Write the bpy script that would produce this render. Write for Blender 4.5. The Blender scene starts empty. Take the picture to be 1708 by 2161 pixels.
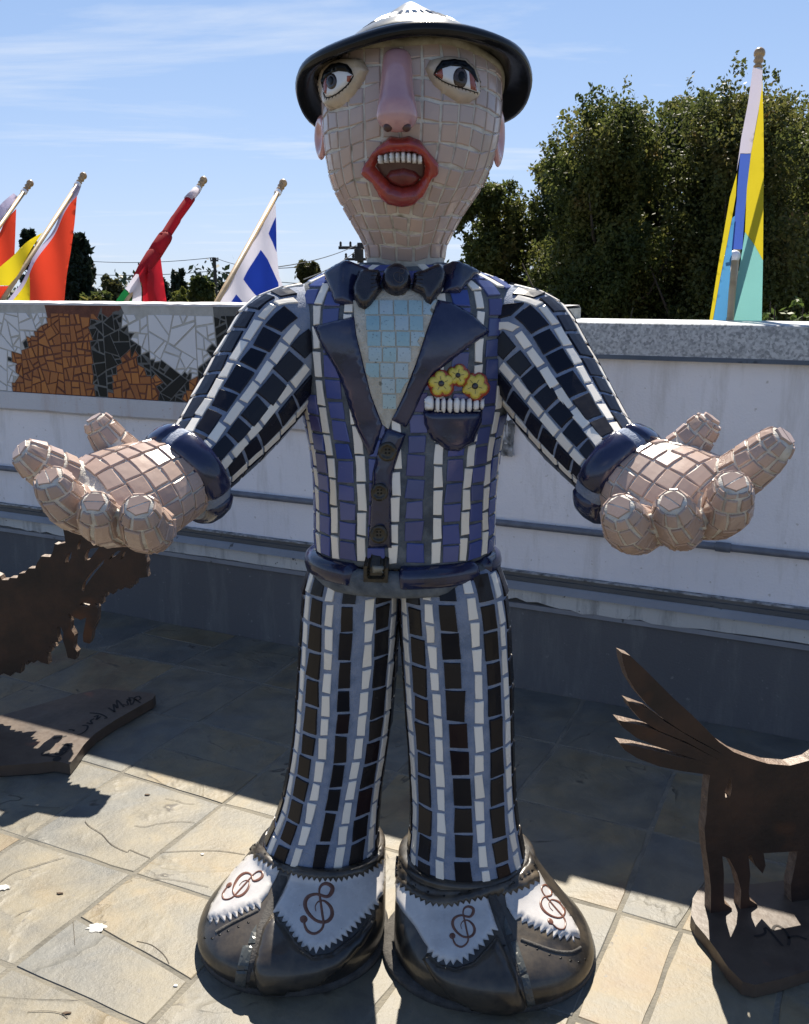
import bpy, bmesh, math, random
import numpy as np
from mathutils import Vector, geometry
from mathutils.bvhtree import BVHTree
random.seed(7); rng = np.random.default_rng(7)
scn = bpy.context.scene
COL = scn.collection
R = math.radians

# ------------------------------------------------------------------ camera
F, CX, CY, HC = 2000.0, 854.0, 1080.5, 1.5           # survey of the photograph: focal length, centre, eye height
PIT = math.atan(475 / 2000.0)
cam = bpy.data.cameras.new('camera'); camo = bpy.data.objects.new('camera', cam); COL.objects.link(camo)
camo.location = (0, 0, HC); camo.rotation_euler = (math.pi / 2 - PIT, 0, 0)
cam.sensor_fit = 'HORIZONTAL'; cam.sensor_width = 36; cam.lens = 36 * F / 1708
cam.clip_start = 0.05; cam.clip_end = 5000
scn.camera = camo

# ------------------------------------------------------------------ sky, sun, exposure
SUN_EL, SUN_AZ = R(50), R(4)                           # sun ahead of the camera, slightly to the right
w = bpy.data.worlds.new('World'); scn.world = w; w.use_nodes = True
nt = w.node_tree; N = nt.nodes; L = nt.links
N.clear()
out = N.new('ShaderNodeOutputWorld'); bg = N.new('ShaderNodeBackground'); bg.inputs[1].default_value = 0.085
sky = N.new('ShaderNodeTexSky'); sky.sky_type = 'NISHITA'; sky.sun_disc = False
sky.sun_elevation = SUN_EL; sky.sun_rotation = SUN_AZ; sky.altitude = 900; sky.air_density = 1.0; sky.dust_density = 0.0; sky.ozone_density = 1.0
tc = N.new('ShaderNodeTexCoord'); sep = N.new('ShaderNodeSeparateXYZ'); L.new(tc.outputs['Generated'], sep.inputs[0])
zc = N.new('ShaderNodeMath'); zc.operation = 'MAXIMUM'; zc.inputs[1].default_value = 0.02; L.new(sep.outputs[2], zc.inputs[0])
za = N.new('ShaderNodeMath'); za.operation = 'ADD'; za.inputs[1].default_value = 0.06; L.new(zc.outputs[0], za.inputs[0])
dx = N.new('ShaderNodeMath'); dx.operation = 'DIVIDE'; L.new(sep.outputs[0], dx.inputs[0]); L.new(za.outputs[0], dx.inputs[1])
dy = N.new('ShaderNodeMath'); dy.operation = 'DIVIDE'; L.new(sep.outputs[1], dy.inputs[0]); L.new(za.outputs[0], dy.inputs[1])
cmb = N.new('ShaderNodeCombineXYZ'); L.new(dx.outputs[0], cmb.inputs[0]); L.new(dy.outputs[0], cmb.inputs[1])
mp = N.new('ShaderNodeMapping'); mp.inputs['Rotation'].default_value = (0, 0, R(-24)); mp.inputs['Scale'].default_value = (0.30, 0.85, 1); mp.inputs['Location'].default_value = (2.3, 1.1, 0)
L.new(cmb.outputs[0], mp.inputs[0])
n1 = N.new('ShaderNodeTexNoise'); n1.inputs['Scale'].default_value = 1.1; n1.inputs['Detail'].default_value = 9; n1.inputs['Roughness'].default_value = 0.62; n1.inputs['Distortion'].default_value = 0.5
L.new(mp.outputs[0], n1.inputs[0])
cr_ = N.new('ShaderNodeValToRGB'); cr_.color_ramp.elements[0].position = 0.53; cr_.color_ramp.elements[1].position = 0.80
L.new(n1.outputs[0], cr_.inputs[0])
cm = N.new('ShaderNodeMath'); cm.operation = 'MULTIPLY'; cm.inputs[1].default_value = 0.8; L.new(cr_.outputs[0], cm.inputs[0])
sh1 = N.new('ShaderNodeVectorMath'); sh1.operation = 'MULTIPLY_ADD'; sh1.inputs[1].default_value = (0.20, 0.185, 0.15); sh1.inputs[2].default_value = (1, 1, 1); L.new(sky.outputs[0], sh1.inputs[0])   # film-like shoulder on the sky's brightness
shv = N.new('ShaderNodeVectorMath'); shv.operation = 'DIVIDE'; L.new(sky.outputs[0], shv.inputs[0]); L.new(sh1.outputs[0], shv.inputs[1])
mx = N.new('ShaderNodeMix'); mx.data_type = 'RGBA'; L.new(cm.outputs[0], mx.inputs[0]); L.new(shv.outputs[0], mx.inputs[6]); mx.inputs[7].default_value = (4.4, 4.2, 3.9, 1)
tint = N.new('ShaderNodeMix'); tint.data_type = 'RGBA'; tint.blend_type = 'MULTIPLY'; tint.inputs[0].default_value = 1; tint.inputs[7].default_value = (0.84, 0.93, 1.08, 1); L.new(mx.outputs[2], tint.inputs[6])
L.new(tint.outputs[2], bg.inputs[0]); L.new(bg.outputs[0], out.inputs[0])

sl = bpy.data.lights.new('sun', 'SUN'); sl.energy = 4.0; sl.angle = R(0.53); sl.color = (1.0, 0.92, 0.79)
so = bpy.data.objects.new('sun', sl); COL.objects.link(so); so.location = (2, 20, 25)
sd = Vector((math.sin(SUN_AZ) * math.cos(SUN_EL), math.cos(SUN_AZ) * math.cos(SUN_EL), math.sin(SUN_EL)))
so.rotation_euler = sd.to_track_quat('Z', 'Y').to_euler()
vs = scn.view_settings
vs.view_transform = 'Standard'; vs.look = 'None'; vs.gamma = 1; vs.use_curve_mapping = False; vs.exposure = 1.5

# ------------------------------------------------------------------ survey helpers
cP, sP = math.cos(PIT), math.sin(PIT)
EYE = np.array([0, 0, HC])
def ray(x, y):
    a = (x - CX) / F; b = -(y - CY) / F
    return np.array([a, cP + b * sP, -sP + b * cP])
def ground(x, y, z=0.0):
    r = ray(x, y); return EYE + (z - HC) / r[2] * r
def aty(x, y, Y):
    r = ray(x, y); return EYE + Y / r[1] * r
def proj(p):
    p = np.asarray(p, float); x = p[..., 0]; y = p[..., 1]; z = p[..., 2] - HC
    d = y * cP - z * sP; u = y * sP + z * cP
    return np.stack([CX + F * x / d, CY - F * u / d], -1)
WD = np.array([0.9036, -0.4284, 0.0]); WN = np.array([0.4284, 0.9036, 0.0]); WP = np.array([0, 3.614, 0])   # wall: along, away from us, a point
UP = np.array([0, 0, 1.0])
def wallpt(x, y, off=0.0):
    r = ray(x, y); t = (WN @ WP + off) / (r @ WN); return EYE + t * r
def wc(s, off, z):                                        # wall coordinates -> world
    return WP + WD * s + WN * off + UP * z

# ------------------------------------------------------------------ materials
def nodes(name):
    m = bpy.data.materials.new(name); m.use_nodes = True
    nt = m.node_tree; b = nt.nodes['Principled BSDF']; return m, nt, b
def mat(name, cols, rough=0.5, metal=0.0, scale=8.0, detail=6.0, bump=0.0, bscale=None, coat=0.0, rand=False, lo=0.35, hi=0.65, rvar=0.12, spec=0.5, noise_mix=0.0, speck=None, coord='Object', vec_scale=None):
    """procedural material: colours chosen by noise (or by a per-object random number), rough noise and bump"""
    m, nt, b = nodes(name); A = nt.nodes; K = nt.links
    tc = A.new('ShaderNodeTexCoord')
    if coord == 'World':
        ge = A.new('ShaderNodeNewGeometry'); co = ge.outputs['Position']
    else:
        co = tc.outputs[coord]
    oi = A.new('ShaderNodeObjectInfo')
    ad = A.new('ShaderNodeVectorMath'); ad.operation = 'ADD'; K.new(co, ad.inputs[0])
    if rand:
        sc = A.new('ShaderNodeVectorMath'); sc.operation = 'SCALE'; sc.inputs[0].default_value = (17, 31, 23); K.new(oi.outputs['Random'], sc.inputs['Scale']); K.new(sc.outputs[0], ad.inputs[1])
    vec = ad.outputs[0]
    if vec_scale:
        vm = A.new('ShaderNodeVectorMath'); vm.operation = 'MULTIPLY'; K.new(vec, vm.inputs[0]); vm.inputs[1].default_value = vec_scale; vec = vm.outputs[0]
    nz = A.new('ShaderNodeTexNoise'); nz.inputs['Scale'].default_value = scale; nz.inputs['Detail'].default_value = detail; nz.inputs['Roughness'].default_value = 0.6
    K.new(vec, nz.inputs['Vector'])
    rp = A.new('ShaderNodeValToRGB'); cr = rp.color_ramp
    while len(cr.elements) < len(cols): cr.elements.new(0.5)
    for i, c in enumerate(cols):
        cr.elements[i].position = (lo + (hi - lo) * i / max(1, len(cols) - 1)) if not rand else (i / max(1, len(cols) - 1))
        cr.elements[i].color = (*c, 1)
    if rand:
        mxv = A.new('ShaderNodeMix'); mxv.data_type = 'FLOAT'; mxv.inputs[0].default_value = noise_mix
        K.new(oi.outputs['Random'], mxv.inputs[2]); K.new(nz.outputs[0], mxv.inputs[3]); K.new(mxv.outputs[0], rp.inputs[0])
    else:
        K.new(nz.outputs[0], rp.inputs[0])
    colout = rp.outputs[0]
    if speck:
        n3 = A.new('ShaderNodeTexNoise'); n3.inputs['Scale'].default_value = speck[1]; n3.inputs['Detail'].default_value = 2; K.new(vec, n3.inputs['Vector'])
        r3 = A.new('ShaderNodeValToRGB'); r3.color_ramp.elements[0].position = speck[2]; r3.color_ramp.elements[1].position = speck[2] + 0.08; K.new(n3.outputs[0], r3.inputs[0])
        mc = A.new('ShaderNodeMix'); mc.data_type = 'RGBA'; K.new(r3.outputs[0], mc.inputs[0]); K.new(colout, mc.inputs[6]); mc.inputs[7].default_value = (*speck[0], 1); colout = mc.outputs[2]
    K.new(colout, b.inputs['Base Color'])
    n2 = A.new('ShaderNodeTexNoise'); n2.inputs['Scale'].default_value = (bscale or scale * 3); n2.inputs['Detail'].default_value = 8; K.new(vec, n2.inputs['Vector'])
    mr = A.new('ShaderNodeMapRange'); mr.inputs[3].default_value = max(0.02, rough - rvar); mr.inputs[4].default_value = min(1, rough + rvar); K.new(n2.outputs[0], mr.inputs[0]); K.new(mr.outputs[0], b.inputs['Roughness'])
    b.inputs['Metallic'].default_value = metal; b.inputs['Specular IOR Level'].default_value = spec
    if coat: b.inputs['Coat Weight'].default_value = coat; b.inputs['Coat Roughness'].default_value = 0.06
    if bump:
        bp = A.new('ShaderNodeBump'); bp.inputs['Strength'].default_value = min(1, bump); bp.inputs['Distance'].default_value = 0.004 * max(1, bump); K.new(n2.outputs[0], bp.inputs['Height']); K.new(bp.outputs[0], b.inputs['Normal'])
    return m
def cloth_mat(name, c, tr=0.55):
    m, nt, b = nodes(name); A = nt.nodes; K = nt.links
    nz = A.new('ShaderNodeTexNoise'); nz.inputs['Scale'].default_value = 9; tc = A.new('ShaderNodeTexCoord'); K.new(tc.outputs['Object'], nz.inputs[0])
    rp = A.new('ShaderNodeValToRGB'); rp.color_ramp.elements[0].color = (*[v * 0.85 for v in c], 1); rp.color_ramp.elements[1].color = (*c, 1); K.new(nz.outputs[0], rp.inputs[0])
    K.new(rp.outputs[0], b.inputs['Base Color']); b.inputs['Roughness'].default_value = 0.8
    t = A.new('ShaderNodeBsdfTranslucent'); K.new(rp.outputs[0], t.inputs[0])
    ms = A.new('ShaderNodeMixShader'); ms.inputs[0].default_value = tr; K.new(b.outputs[0], ms.inputs[1]); K.new(t.outputs[0], ms.inputs[2]); K.new(ms.outputs[0], A['Material Output'].inputs[0])
    return m
def leaf_mat(name, cols, scale=1.2, tr=0.35):
    m, nt, b = nodes(name); A = nt.nodes; K = nt.links
    ge = A.new('ShaderNodeNewGeometry'); nz = A.new('ShaderNodeTexNoise'); nz.inputs['Scale'].default_value = scale; nz.inputs['Detail'].default_value = 6; nz.inputs['Roughness'].default_value = 0.75; K.new(ge.outputs['Position'], nz.inputs[0])
    rp = A.new('ShaderNodeValToRGB'); cr = rp.color_ramp
    while len(cr.elements) < len(cols): cr.elements.new(0.5)
    for i, c in enumerate(cols): cr.elements[i].position = 0.3 + 0.42 * i / (len(cols) - 1); cr.elements[i].color = (*c, 1)
    K.new(nz.outputs[0], rp.inputs[0]); K.new(rp.outputs[0], b.inputs['Base Color']); b.inputs['Roughness'].default_value = 0.55; b.inputs['Specular IOR Level'].default_value = 0.3
    t = A.new('ShaderNodeBsdfTranslucent'); K.new(rp.outputs[0], t.inputs[0])
    ms = A.new('ShaderNodeMixShader'); ms.inputs[0].default_value = tr; K.new(b.outputs[0], ms.inputs[1]); K.new(t.outputs[0], ms.inputs[2]); K.new(ms.outputs[0], A['Material Output'].inputs[0])
    return m

M = {}
M['cream'] = mat('cream_tile', [(0.74, 0.67, 0.57), (0.84, 0.79, 0.70), (0.79, 0.75, 0.68)], 0.3, rand=True, noise_mix=0.15, bump=0.1, bscale=40)
M['black'] = mat('black_tile', [(0.012, 0.012, 0.014), (0.02, 0.016, 0.014), (0.007, 0.008, 0.012), (0.03, 0.024, 0.02), (0.011, 0.010, 0.012), (0.02, 0.007, 0.007)], 0.24, rand=True, noise_mix=0.12, bump=0.12, bscale=30, rvar=0.1, spec=0.22)
M['ink'] = mat('ink_tile', [(0.006, 0.008, 0.016), (0.012, 0.013, 0.022), (0.004, 0.005, 0.012), (0.02, 0.02, 0.026)], 0.25, rand=True, noise_mix=0.12, bump=0.12, bscale=30, spec=0.25)
M['blue'] = mat('blue_tile', [(0.052, 0.072, 0.235), (0.085, 0.105, 0.28), (0.038, 0.066, 0.25), (0.105, 0.12, 0.27), (0.056, 0.077, 0.195), (0.09, 0.068, 0.18)], 0.22, rand=True, noise_mix=0.12, bump=0.1, bscale=30)
M['skin'] = mat('skin_tile', [(0.40, 0.31, 0.275), (0.455, 0.35, 0.305), (0.39, 0.315, 0.29), (0.48, 0.355, 0.295), (0.43, 0.335, 0.30)], 0.2, rand=True, noise_mix=0.3, scale=20, bump=0.12, bscale=35)
M['pink'] = mat('hand_tile', [(0.42, 0.305, 0.245), (0.36, 0.27, 0.23), (0.46, 0.335, 0.27), (0.35, 0.245, 0.195), (0.40, 0.31, 0.27)], 0.26, rand=True, noise_mix=0.25, scale=20, bump=0.12, bscale=35)
M['shirt'] = mat('shirt_tile', [(0.36, 0.50, 0.53), (0.27, 0.42, 0.47), (0.42, 0.50, 0.55), (0.24, 0.40, 0.46), (0.45, 0.55, 0.55)], 0.25, rand=True, noise_mix=0.15, speck=((0.12, 0.17, 0.2), 220, 0.63), bump=0.1)
M['grout_blue'] = mat('blue_grey_grout', [(0.15, 0.19, 0.27), (0.21, 0.25, 0.34), (0.26, 0.29, 0.36)], 0.9, scale=22, bump=0.7, bscale=300, coord='World')
M['grout_dark'] = mat('dark_grout', [(0.06, 0.07, 0.085), (0.10, 0.115, 0.13), (0.15, 0.165, 0.18)], 0.92, scale=25, bump=0.7, bscale=300, coord='World')
M['grout_skin'] = mat('beige_grout', [(0.42, 0.39, 0.34), (0.56, 0.53, 0.475), (0.64, 0.61, 0.55)], 0.9, scale=30, bump=0.7, bscale=300, coord='World', speck=((0.14, 0.13, 0.08), 14, 0.66))
M['grout_light'] = mat('pale_grout', [(0.40, 0.38, 0.32), (0.55, 0.53, 0.47)], 0.9, scale=30, bump=0.7, bscale=300, coord='World', speck=((0.2, 0.19, 0.15), 60, 0.64))
M['navy'] = mat('navy_glaze', [(0.005, 0.008, 0.032), (0.010, 0.014, 0.052), (0.022, 0.027, 0.068)], 0.17, scale=14, bump=0.3, bscale=24, coat=0.35, rvar=0.1, coord='World')
M['plum'] = mat('dark_plum_glaze', [(0.010, 0.009, 0.014), (0.022, 0.018, 0.026)], 0.28, scale=30, bump=0.4, bscale=60, coat=0.3, coord='World')
M['hatblack'] = mat('black_glaze', [(0.004, 0.004, 0.005), (0.012, 0.011, 0.011)], 0.16, scale=10, bump=0.25, bscale=14, coat=0.08, spec=0.22, coord='World')
M['hattan'] = mat('tan_glaze', [(0.13, 0.12, 0.088), (0.20, 0.187, 0.145), (0.11, 0.10, 0.074)], 0.3, scale=18, bump=0.2, bscale=30, coat=0.4, coord='World')
M['lining'] = mat('tan_lining', [(0.24, 0.21, 0.14), (0.36, 0.32, 0.23)], 0.7, scale=50, bump=0.5, bscale=160, coord='World')
M['lid'] = mat('eyelid_glaze', [(0.36, 0.285, 0.20), (0.45, 0.36, 0.255), (0.40, 0.32, 0.25)], 0.25, scale=14, bump=0.15, coat=0.3, coord='World')
M['eyewhite'] = mat('eye_white', [(0.56, 0.56, 0.57), (0.64, 0.64, 0.64)], 0.15, coat=0.3, coord='World')
M['iris'] = mat('iris_grey', [(0.02, 0.012, 0.009), (0.052, 0.034, 0.026)], 0.25, scale=160, coat=0.1, coord='World')
M['pupil'] = mat('pupil_black', [(0.003, 0.003, 0.003), (0.004, 0.004, 0.004)], 0.35, spec=0.25)
M['eyered'] = mat('eye_red', [(0.22, 0.05, 0.035), (0.30, 0.09, 0.06)], 0.25, scale=40, coat=0.3, coord='World')
M['nose'] = mat('nose_glaze', [(0.40, 0.22, 0.235), (0.46, 0.26, 0.26), (0.50, 0.27, 0.21)], 0.2, scale=10, bump=0.15, coat=0.5, coord='World')
M['ear'] = mat('ear_glaze', [(0.50, 0.24, 0.22), (0.58, 0.30, 0.27)], 0.22, scale=20, bump=0.15, coat=0.4, coord='World')
M['lips'] = mat('lip_red', [(0.25, 0.022, 0.014), (0.33, 0.035, 0.02), (0.21, 0.03, 0.028)], 0.25, scale=16, bump=0.2, coat=0.35, coord='World')
M['mouth'] = mat('mouth_dark', [(0.05, 0.015, 0.012), (0.09, 0.04, 0.03)], 0.35, scale=30, coord='World')
M['tongue'] = mat('tongue_red', [(0.10, 0.014, 0.012), (0.15, 0.025, 0.02)], 0.3, scale=30, coord='World')
M['tooth'] = mat('white_tooth', [(0.68, 0.68, 0.68), (0.8, 0.79, 0.77)], 0.15, coat=0.4, coord='World')
M['yellow'] = mat('flower_yellow', [(0.52, 0.40, 0.03), (0.62, 0.50, 0.08)], 0.3, scale=60, bump=0.2, coat=0.3, coord='World')
M['flred'] = mat('flower_red', [(0.30, 0.03, 0.012), (0.40, 0.07, 0.02)], 0.3, scale=60, coat=0.3, coord='World')
M['bronze'] = mat('bronze_glaze', [(0.012, 0.010, 0.008), (0.045, 0.035, 0.018)], 0.35, metal=0.3, scale=60, bump=0.4, bscale=90, coat=0.3, coord='World')
M['shoeblack'] = mat('shoe_black', [(0.012, 0.011, 0.010), (0.022, 0.019, 0.016), (0.06, 0.048, 0.034), (0.03, 0.025, 0.02)], 0.34, scale=8, bump=0.5, bscale=18, coat=0.3, coord='World', speck=((0.11, 0.085, 0.055), 9, 0.63))
M['shoewhite'] = mat('shoe_white', [(0.44, 0.425, 0.42), (0.56, 0.54, 0.52)], 0.26, scale=14, bump=0.2, coat=0.4, coord='World', speck=((0.3, 0.27, 0.25), 90, 0.72))
M['clef'] = mat('clef_brown', [(0.11, 0.045, 0.03), (0.16, 0.07, 0.045)], 0.35, scale=50, coord='World')
M['strap'] = mat('strap_grey_tile', [(0.04, 0.045, 0.045), (0.075, 0.08, 0.075)], 0.35, scale=30, coord='World')
M['sole'] = mat('sole_cement', [(0.035, 0.032, 0.03), (0.07, 0.065, 0.06)], 0.9, scale=30, bump=0.6, bscale=200, coord='World')
M['rust'] = mat('rusted_steel', [(0.016, 0.010, 0.008), (0.028, 0.015, 0.011), (0.045, 0.022, 0.014)], 0.5, scale=7, bump=0.35, bscale=60, coord='World', spec=0.35, speck=((0.075, 0.028, 0.012), 5, 0.6))
M['plate'] = mat('base_steel', [(0.055, 0.038, 0.028), (0.09, 0.064, 0.046), (0.07, 0.047, 0.034)], 0.42, scale=6, bump=0.2, bscale=50, coord='World', speck=((0.2, 0.07, 0.04), 9, 0.68))
M['cutedge'] = mat('sunlit_cut_edge', [(0.10, 0.065, 0.045), (0.20, 0.14, 0.10)], 0.5, scale=60, bump=0.8, bscale=140, coord='World', spec=0.6)  # plate edges paler than the faces; sunlight on them is partly put into the colour
M['engrave'] = mat('engraved_line', [(0.012, 0.009, 0.008), (0.02, 0.014, 0.012)], 0.8)
M['wood'] = mat('pole_wood', [(0.36, 0.24, 0.12), (0.46, 0.32, 0.17), (0.42, 0.30, 0.18)], 0.45, scale=5, vec_scale=(1, 1, 6), bump=0.1, coord='World')
M['finial'] = mat('finial_wood', [(0.32, 0.19, 0.08), (0.45, 0.29, 0.13)], 0.3, scale=10, coat=0.4, coord='World')
M['whitering'] = mat('white_plastic', [(0.7, 0.7, 0.72), (0.78, 0.78, 0.8)], 0.4)
M['steel'] = mat('bright_steel', [(0.5, 0.5, 0.5), (0.6, 0.6, 0.6)], 0.3, metal=1.0)
M['galv'] = None
M['utility'] = mat('utility_pole_wood', [(0.035, 0.03, 0.028), (0.06, 0.05, 0.045)], 0.9)
M['wire'] = mat('wire_black', [(0.02, 0.02, 0.022), (0.03, 0.03, 0.032)], 0.6)
M['bark'] = mat('bark', [(0.03, 0.022, 0.016), (0.06, 0.045, 0.03)], 0.9, scale=12, bump=0.6, coord='World')
M['pipe'] = mat('painted_pipe', [(0.10, 0.11, 0.135), (0.15, 0.16, 0.19)], 0.5, scale=20, coord='World')
M['splat'] = mat('white_splash', [(0.42, 0.41, 0.38), (0.52, 0.51, 0.48)], 0.7, scale=60)

# stucco with dirt growing from the edges of noise, streaks
def stucco_mat(name, base, dirt, amt):
    m, nt, b = nodes(name); A = nt.nodes; K = nt.links
    ge = A.new('ShaderNodeNewGeometry')
    n1 = A.new('ShaderNodeTexNoise'); n1.inputs['Scale'].default_value = 1.7; n1.inputs['Detail'].default_value = 9; K.new(ge.outputs[0], n1.inputs[0])
    rp = A.new('ShaderNodeValToRGB'); rp.color_ramp.elements[0].position = 0.3; rp.color_ramp.elements[0].color = (*[v * 0.9 for v in base], 1); rp.color_ramp.elements[1].position = 0.7; rp.color_ramp.elements[1].color = (*base, 1); K.new(n1.outputs[0], rp.inputs[0])
    mpn = A.new('ShaderNodeVectorMath'); mpn.operation = 'MULTIPLY'; mpn.inputs[1].default_value = (9, 9, 1.5); K.new(ge.outputs[0], mpn.inputs[0])
    n2 = A.new('ShaderNodeTexNoise'); n2.inputs['Scale'].default_value = 1.0; n2.inputs['Detail'].default_value = 10; n2.inputs['Roughness'].default_value = 0.72; K.new(mpn.outputs[0], n2.inputs[0])
    r2 = A.new('ShaderNodeValToRGB'); r2.color_ramp.elements[0].position = 0.50; r2.color_ramp.elements[1].position = 0.78; K.new(n2.outputs[0], r2.inputs[0])
    ml = A.new('ShaderNodeMath'); ml.operation = 'MULTIPLY'; ml.inputs[1].default_value = amt; K.new(r2.outputs[0], ml.inputs[0])
    mx = A.new('ShaderNodeMix'); mx.data_type = 'RGBA'; K.new(ml.outputs[0], mx.inputs[0]); K.new(rp.outputs[0], mx.inputs[6]); mx.inputs[7].default_value = (*dirt, 1)
    n4 = A.new('ShaderNodeTexNoise'); n4.inputs['Scale'].default_value = 45; n4.inputs['Detail'].default_value = 4; K.new(ge.outputs[0], n4.inputs[0])
    r4 = A.new('ShaderNodeValToRGB'); r4.color_ramp.elements[0].position = 0.68; r4.color_ramp.elements[1].position = 0.74; K.new(n4.outputs[0], r4.inputs[0])
    m4 = A.new('ShaderNodeMath'); m4.operation = 'MULTIPLY'; m4.inputs[1].default_value = amt; K.new(r4.outputs[0], m4.inputs[0])
    mx2 = A.new('ShaderNodeMix'); mx2.data_type = 'RGBA'; K.new(m4.outputs[0], mx2.inputs[0]); K.new(mx.outputs[2], mx2.inputs[6]); mx2.inputs[7].default_value = (*dirt, 1)
    K.new(mx2.outputs[2], b.inputs['Base Color']); b.inputs['Roughness'].default_value = 0.9; b.inputs['Specular IOR Level'].default_value = 0.2
    n3 = A.new('ShaderNodeTexNoise'); n3.inputs['Scale'].default_value = 130; n3.inputs['Detail'].default_value = 5; K.new(ge.outputs[0], n3.inputs[0])
    bp = A.new('ShaderNodeBump'); bp.inputs['Strength'].default_value = 0.5; bp.inputs['Distance'].default_value = 0.004; K.new(n3.outputs[0], bp.inputs['Height']); K.new(bp.outputs[0], b.inputs['Normal'])
    return m
M['stucco'] = stucco_mat('white_stucco', (0.84, 0.81, 0.82), (0.36, 0.32, 0.26), 0.55)
M['ledge'] = stucco_mat('ledge_plaster', (0.60, 0.59, 0.60), (0.38, 0.22, 0.14), 0.6)
M['peel'] = stucco_mat('peeling_paint', (0.55, 0.55, 0.53), (0.08, 0.08, 0.08), 1.0)
M['curb'] = stucco_mat('grey_membrane', (0.125, 0.125, 0.13), (0.21, 0.21, 0.20), 0.8)
M['flash'] = mat('grey_painted_metal', [(0.085, 0.09, 0.095), (0.125, 0.13, 0.135)], 0.45, scale=4, coord='World', speck=((0.03, 0.03, 0.03), 25, 0.66))
M['flashlight'] = mat('pale_painted_metal', [(0.19, 0.20, 0.225), (0.25, 0.265, 0.29)], 0.45, scale=4, coord='World', speck=((0.05, 0.05, 0.05), 30, 0.68))
M['concrete'] = mat('broken_concrete', [(0.08, 0.08, 0.078), (0.26, 0.26, 0.26), (0.45, 0.45, 0.46)], 0.95, scale=30, bump=1.0, bscale=80, coord='World')
def galv_mat():
    m, nt, b = nodes('galvanised_metal'); A = nt.nodes; K = nt.links
    ge = A.new('ShaderNodeNewGeometry'); vo = A.new('ShaderNodeTexVoronoi'); vo.inputs['Scale'].default_value = 130; K.new(ge.outputs[0], vo.inputs[0])
    n1 = A.new('ShaderNodeTexNoise'); n1.inputs['Scale'].default_value = 75; n1.inputs['Detail'].default_value = 6; K.new(ge.outputs[0], n1.inputs[0])
    ad = A.new('ShaderNodeMix'); ad.data_type = 'FLOAT'; ad.inputs[0].default_value = 0.6; K.new(vo.outputs['Color'], ad.inputs[2]); K.new(n1.outputs[0], ad.inputs[3])
    rp = A.new('ShaderNodeValToRGB'); rp.color_ramp.elements[0].position = 0.34; rp.color_ramp.elements[0].color = (0.22, 0.235, 0.25, 1); rp.color_ramp.elements[1].position = 0.62; rp.color_ramp.elements[1].color = (0.48, 0.50, 0.52, 1); K.new(ad.outputs[0], rp.inputs[0])
    K.new(rp.outputs[0], b.inputs['Base Color']); b.inputs['Metallic'].default_value = 0.25; b.inputs['Roughness'].default_value = 0.4
    return m
M['galv'] = galv_mat()
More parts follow.
